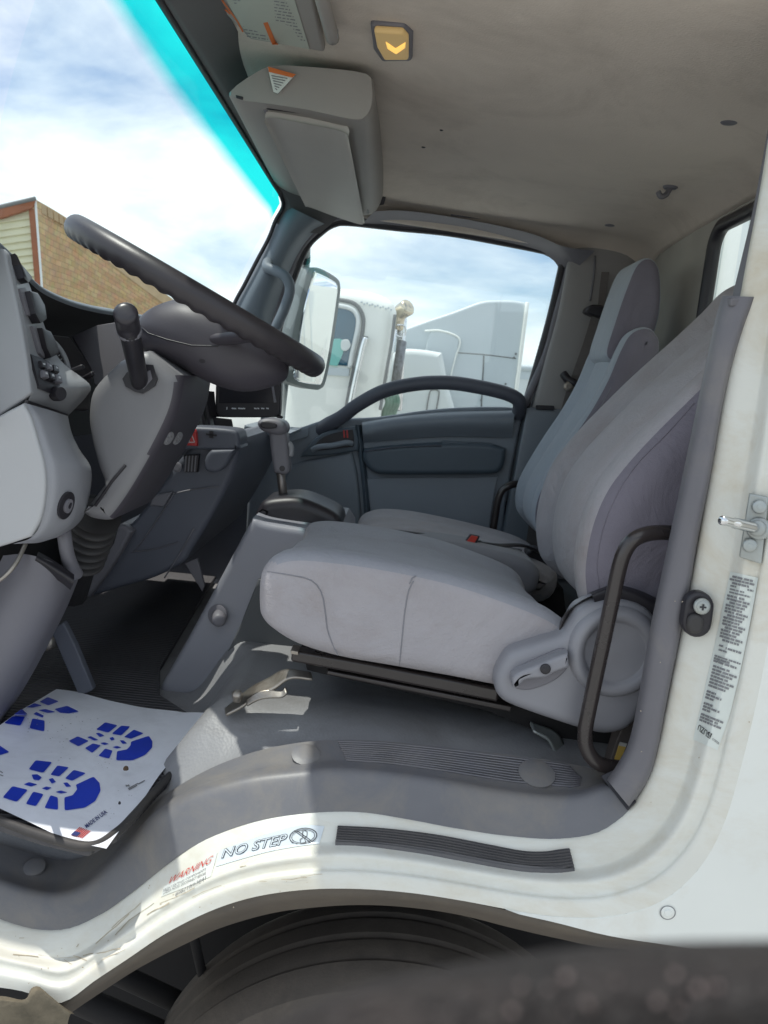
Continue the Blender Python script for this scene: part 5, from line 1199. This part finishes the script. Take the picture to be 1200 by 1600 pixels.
prism('cab', [(560, 720, 's'), (590, 600), (612, 556), (626, 546), (650, 545), (685, 550), (692, 556), (700, 600), (715, 660), (730, 790, 's'), (560, 790, 's')], SY - .45, SY - .12, m_fairlite, S, r0=.06, yref=SY - .45)
tube('hatch_outline', P([(665, 650), (671, 615), (676, 609), (684, 610), (686, 616), (680, 650)], SY - .46), .007, m_seam, S)
multi('bolt', [disc_geo(W(x, y, SY - .012), (0, -1, 0), .012, .01, seg=8) for x, y in ((704, 546), (803, 559), (806, 553), (790, 600), (752, 625))], m_seam, fo_)
multi('wheel', [wheel_geo(x, SY - .3, .5, .3) for x in (-1.0, 1.6)], m_tyre, S)

# ---- white trailer at the back right
TL = thing('semi_trailer', 'long white trailer far behind, right of the grey fairing', 'trailer', (3, 15, 0))
YL = 13.0
tb = prism('trailer_box', [(700, 567, 's'), (900, 580, 's'), (900, 700, 's'), (700, 700, 's')], YL, YL + 2.5, m_fairlite, TL, r0=.02, yref=YL)
tube('top_rail', P([(700, 567), (900, 580)], YL - .02), .05, m_fairing, tb, smooth=False)
plate('upper_band', [W(700, 570, YL - .01), W(900, 583, YL - .01), W(900, 597, YL - .01), W(700, 586, YL - .01)], .02, m_fairing, tb)
for x in (2.6, 4.0): multi('wheel', [wheel_geo(x, YL + .1, .5, .3)], m_tyre, TL)

# ---- shingled building beyond the windshield
H = thing('shingled_building', 'building with cream siding, red-brown trim and tan shingled side, beyond the windshield', 'building', (-7, 18, 0))
HY = 14.0
cT, cB = W(54, 313, HY), W(63, 440, HY); cB2 = cB + (cB - cT).normalized() * 2.6
# siding gable, lapped boards
sv, sf = [], []
left = cT + Vector((-9, .0, -.0))
nb = 26
A0_, B0_ = W(-420, 395, HY), W(50, 318, HY)
for i in range(nb + 1):
    t = i / nb
    a = W(-420, 395, HY) * (1 - t) + Vector((A0_.x - .2, HY, 0.2)) * t; b = W(49, 318, HY) * (1 - t) + (W(62, 440, HY) + (W(62, 440, HY) - W(49, 318, HY)) * 1.4) * t
    for dy in (0.02, -.02):
        sv += [a + Vector((0, dy, 0)), b + Vector((0, dy, 0))]
for i in range(nb):
    k0 = i * 4
    sf += [(k0, k0 + 1, k0 + 3, k0 + 2)] if False else []
    sf += [(k0, k0 + 1, k0 + 6 + 1, k0 + 6)]
    sf += [(k0 + 6, k0 + 7, k0 + 5, k0 + 4)]
obj('siding', sv, sf, m_siding, H, smooth=False)
plate('corner_trim', [W(44, 322, HY - .06), W(53, 313, HY - .06), W(62, 430, HY - .06), cB2 + Vector((0, -.06, 0)), cB2 + Vector((-.14, -.06, 0)), W(53, 430, HY - .06)], .06, m_brown, H, bevel=.01)
plate('corner_flashing', [W(53, 313, HY - .05), W(55.5, 313, HY - .05), W(64.5, 430, HY - .05), cB2 + Vector((.03, -.05, 0)), cB2 + Vector((0, -.05, 0)), W(62, 430, HY - .05)], .04, m_fairlite, H, bevel=.0)
plate('eave_trim', [W(-420, 385, HY - .1), W(0, 325, HY - .1), W(54, 312, HY - .1), W(50, 325, HY - .1), W(0, 341, HY - .1), W(-420, 402, HY - .1)], .1, m_brown, H, bevel=.01)
tube('eave_flashing', [W(-420, 383, HY - .1), W(0, 323, HY - .1), W(55, 310, HY - .1)], .035, m_seam, H, smooth=False)
topq = [(55, 313, HY), (85, 330, 16.6), (116, 350, 19.5), (150, 378, 22.5), (185, 404, 25.5), (240, 446, 30), (300, 490, 36)]
tt = P(topq); 
botq = [cB2] + [Vector((p.x, p.y, .1)) for p in tt[1:]]
mS, nt, b = _new('tan_shingles'); L = nt.links.new
uvn = N(nt, 'ShaderNodeUVMap'); mp = N(nt, 'ShaderNodeMapping'); mp.inputs['Scale'].default_value = (13, 34, 1)
mp.inputs['Rotation'].default_value = (0, 0, 0)
sx = N(nt, 'ShaderNodeSeparateXYZ'); cx_ = N(nt, 'ShaderNodeCombineXYZ'); L(uvn.outputs[0], sx.inputs[0]); L(sx.outputs[1], cx_.inputs[0]); L(sx.outputs[0], cx_.inputs[1])
mp.inputs['Scale'].default_value = (24, 19, 1); L(cx_.outputs[0], mp.inputs[0])
bt_ = N(nt, 'ShaderNodeTexBrick', Scale=1.0); bt_.inputs['Mortar Size'].default_value = .03; bt_.inputs['Brick Width'].default_value = 1.0; bt_.inputs['Row Height'].default_value = .5
bt_.inputs['Color1'].default_value = (.50, .335, .165, 1); bt_.inputs['Color2'].default_value = (.40, .25, .11, 1); bt_.inputs['Mortar'].default_value = (.26, .165, .075, 1)
L(mp.outputs[0], bt_.inputs['Vector']); nz = N(nt, 'ShaderNodeTexNoise', Scale=60.0, Detail=4); L(mp.outputs[0], nz.inputs['Vector']); nz.inputs['Scale'].default_value = 1.3
mxx = N(nt, 'ShaderNodeMix', data_type='RGBA', blend_type='OVERLAY'); mxx.inputs[0].default_value = .35; L(bt_.outputs[0], mxx.inputs[6]); L(nz.outputs['Color'], mxx.inputs[7])
L(mxx.outputs[2], b.inputs['Base Color']); b.inputs['Roughness'].default_value = .9
loft('shingle_wall', [tt, [a.lerp(c, .5) for a, c in zip(tt, botq)], botq], mS, H, nv=60, ku=4)
loft('ridge_cap', [[p + Vector((0, -.04, .02)) for p in tt], [p + Vector((.02, -.06, -.13 - .3 * i / 6)) for i, p in enumerate(tt)]], surf('cap_shingle', (.44, .32, .18), .9, .1, 1), H, nv=40)
multi('cap_tab', [plate_geo([tt[0].lerp(tt[2], (i + .05) / 7) + Vector((0, -.08, .02)), tt[0].lerp(tt[2], (i + .85) / 7) + Vector((0, -.08, .02)), tt[0].lerp(tt[2], (i + .85) / 7) + Vector((0.03, -.1, -.16)), tt[0].lerp(tt[2], (i + .05) / 7) + Vector((0.03, -.1, -.16))], .03) for i in range(7)], surf('tab_shingle', (.36, .25, .13), .9, .1, 1), H)

# ---- blurred rubber roll right under the lens
rr_ = []
def NP(x, y, d): return CAM + ray(x, y) * d
edge_ = ((330, 1690), (440, 1592), (560, 1543), (680, 1516), (840, 1489), (1000, 1474), (1300, 1468))
roll = loft('rubber_roll', [[NP(x, y + 330, .085) for x, y in edge_], [NP(x, y + 150, .078) for x, y in edge_], [NP(x, y + 60, .079) for x, y in edge_], [NP(x, y + 14, .083) for x, y in edge_],
                            [NP(x, y, .089) for x, y in edge_], [NP(x, y + 10, .097) for x, y in edge_], [NP(x, y + 90, .112) for x, y in edge_]], m_blurdark, None, nv=60, ku=6)
random.seed(9)
m_bokeh = surf('painted_bokeh', (.22, .17, .16), .3, .1, 9, 50, 0)
for i in range(15):
    c = hit(roll, random.choice([random.gauss(880, 70), random.gauss(900, 50), random.gauss(1060, 60)]), random.uniform(1520, 1585), .0001, -.9); n = Vector((0, -.6, .8))
    multi('bokeh_dot', [disc_geo(c, n, random.uniform(.00015, .0004), .0002, seg=8, dome=.0002)], m_bokeh, roll)  # pale dots added to imitate blurred highlights on the roll
tag(roll, 'out-of-focus dark brown rounded rubber edge along the bottom of the view', 'rubber edge')

# ================================================================== light
SUN = Vector((-.36, .0, 1)).normalized()
el = math.asin(SUN.z); az = math.atan2(SUN.x, SUN.y)
w = bpy.data.worlds.new('World'); SC.world = w; w.use_nodes = True
nt = w.node_tree; L = nt.links.new; bg = nt.nodes['Background']
sky = N(nt, 'ShaderNodeTexSky', sky_type='NISHITA'); sky.sun_disc = False; sky.sun_elevation = el; sky.sun_rotation = az
sky.air_density = 1.0; sky.dust_density = .6; sky.ozone_density = 2.0
tcw = N(nt, 'ShaderNodeTexCoord'); sep = N(nt, 'ShaderNodeSeparateXYZ'); L(tcw.outputs['Generated'], sep.inputs[0])
add = N(nt, 'ShaderNodeMath', operation='ADD'); add.inputs[1].default_value = .35; L(sep.outputs[2], add.inputs[0])
dv = N(nt, 'ShaderNodeVectorMath', operation='DIVIDE'); cmb = N(nt, 'ShaderNodeCombineXYZ'); [L(add.outputs[0], cmb.inputs[i]) for i in range(3)]
L(tcw.outputs['Generated'], dv.inputs[0]); L(cmb.outputs[0], dv.inputs[1])
mpw = N(nt, 'ShaderNodeMapping'); mpw.inputs['Scale'].default_value = (1.0, 1.25, 1.0); mpw.inputs['Rotation'].default_value = (0, 0, .5); mpw.inputs['Location'].default_value = (1.7, .9, 0); L(dv.outputs[0], mpw.inputs[0])
cn = N(nt, 'ShaderNodeTexNoise', Scale=1.9, Detail=7, Roughness=.52, Distortion=.3); L(mpw.outputs[0], cn.inputs['Vector'])
cr_ = ramp(nt, [(.36, (.02, .02, .02)), (.60, (.97, .97, .97))]); L(cn.outputs['Fac'], cr_.inputs[0])
mx = N(nt, 'ShaderNodeMix', data_type='RGBA'); L(cr_.outputs[0], mx.inputs[0]); L(sky.outputs[0], mx.inputs[6]); mx.inputs[7].default_value = (7.9, 8.4, 8.6, 1)
L(mx.outputs[2], bg.inputs[0]); bg.inputs[1].default_value = .15
sd = bpy.data.lights.new('sun', 'SUN'); so = bpy.data.objects.new('sun', sd); COL.objects.link(so)
sd.energy = 3.5; sd.angle = math.radians(.5); sd.color = (1, .96, .88)
so.rotation_euler = SUN.to_track_quat('Z', 'Y').to_euler()
SC.view_settings.view_transform = 'Standard'; SC.view_settings.look = 'None'; SC.view_settings.exposure = 0; SC.view_settings.gamma = 1
SC.cycles.use_denoising = True
SC.cycles.max_bounces = 10; SC.cycles.diffuse_bounces = 6; SC.cycles.transparent_max_bounces = 16; SC.cycles.caustics_reflective = False
SC.cycles.sample_clamp_indirect = 8
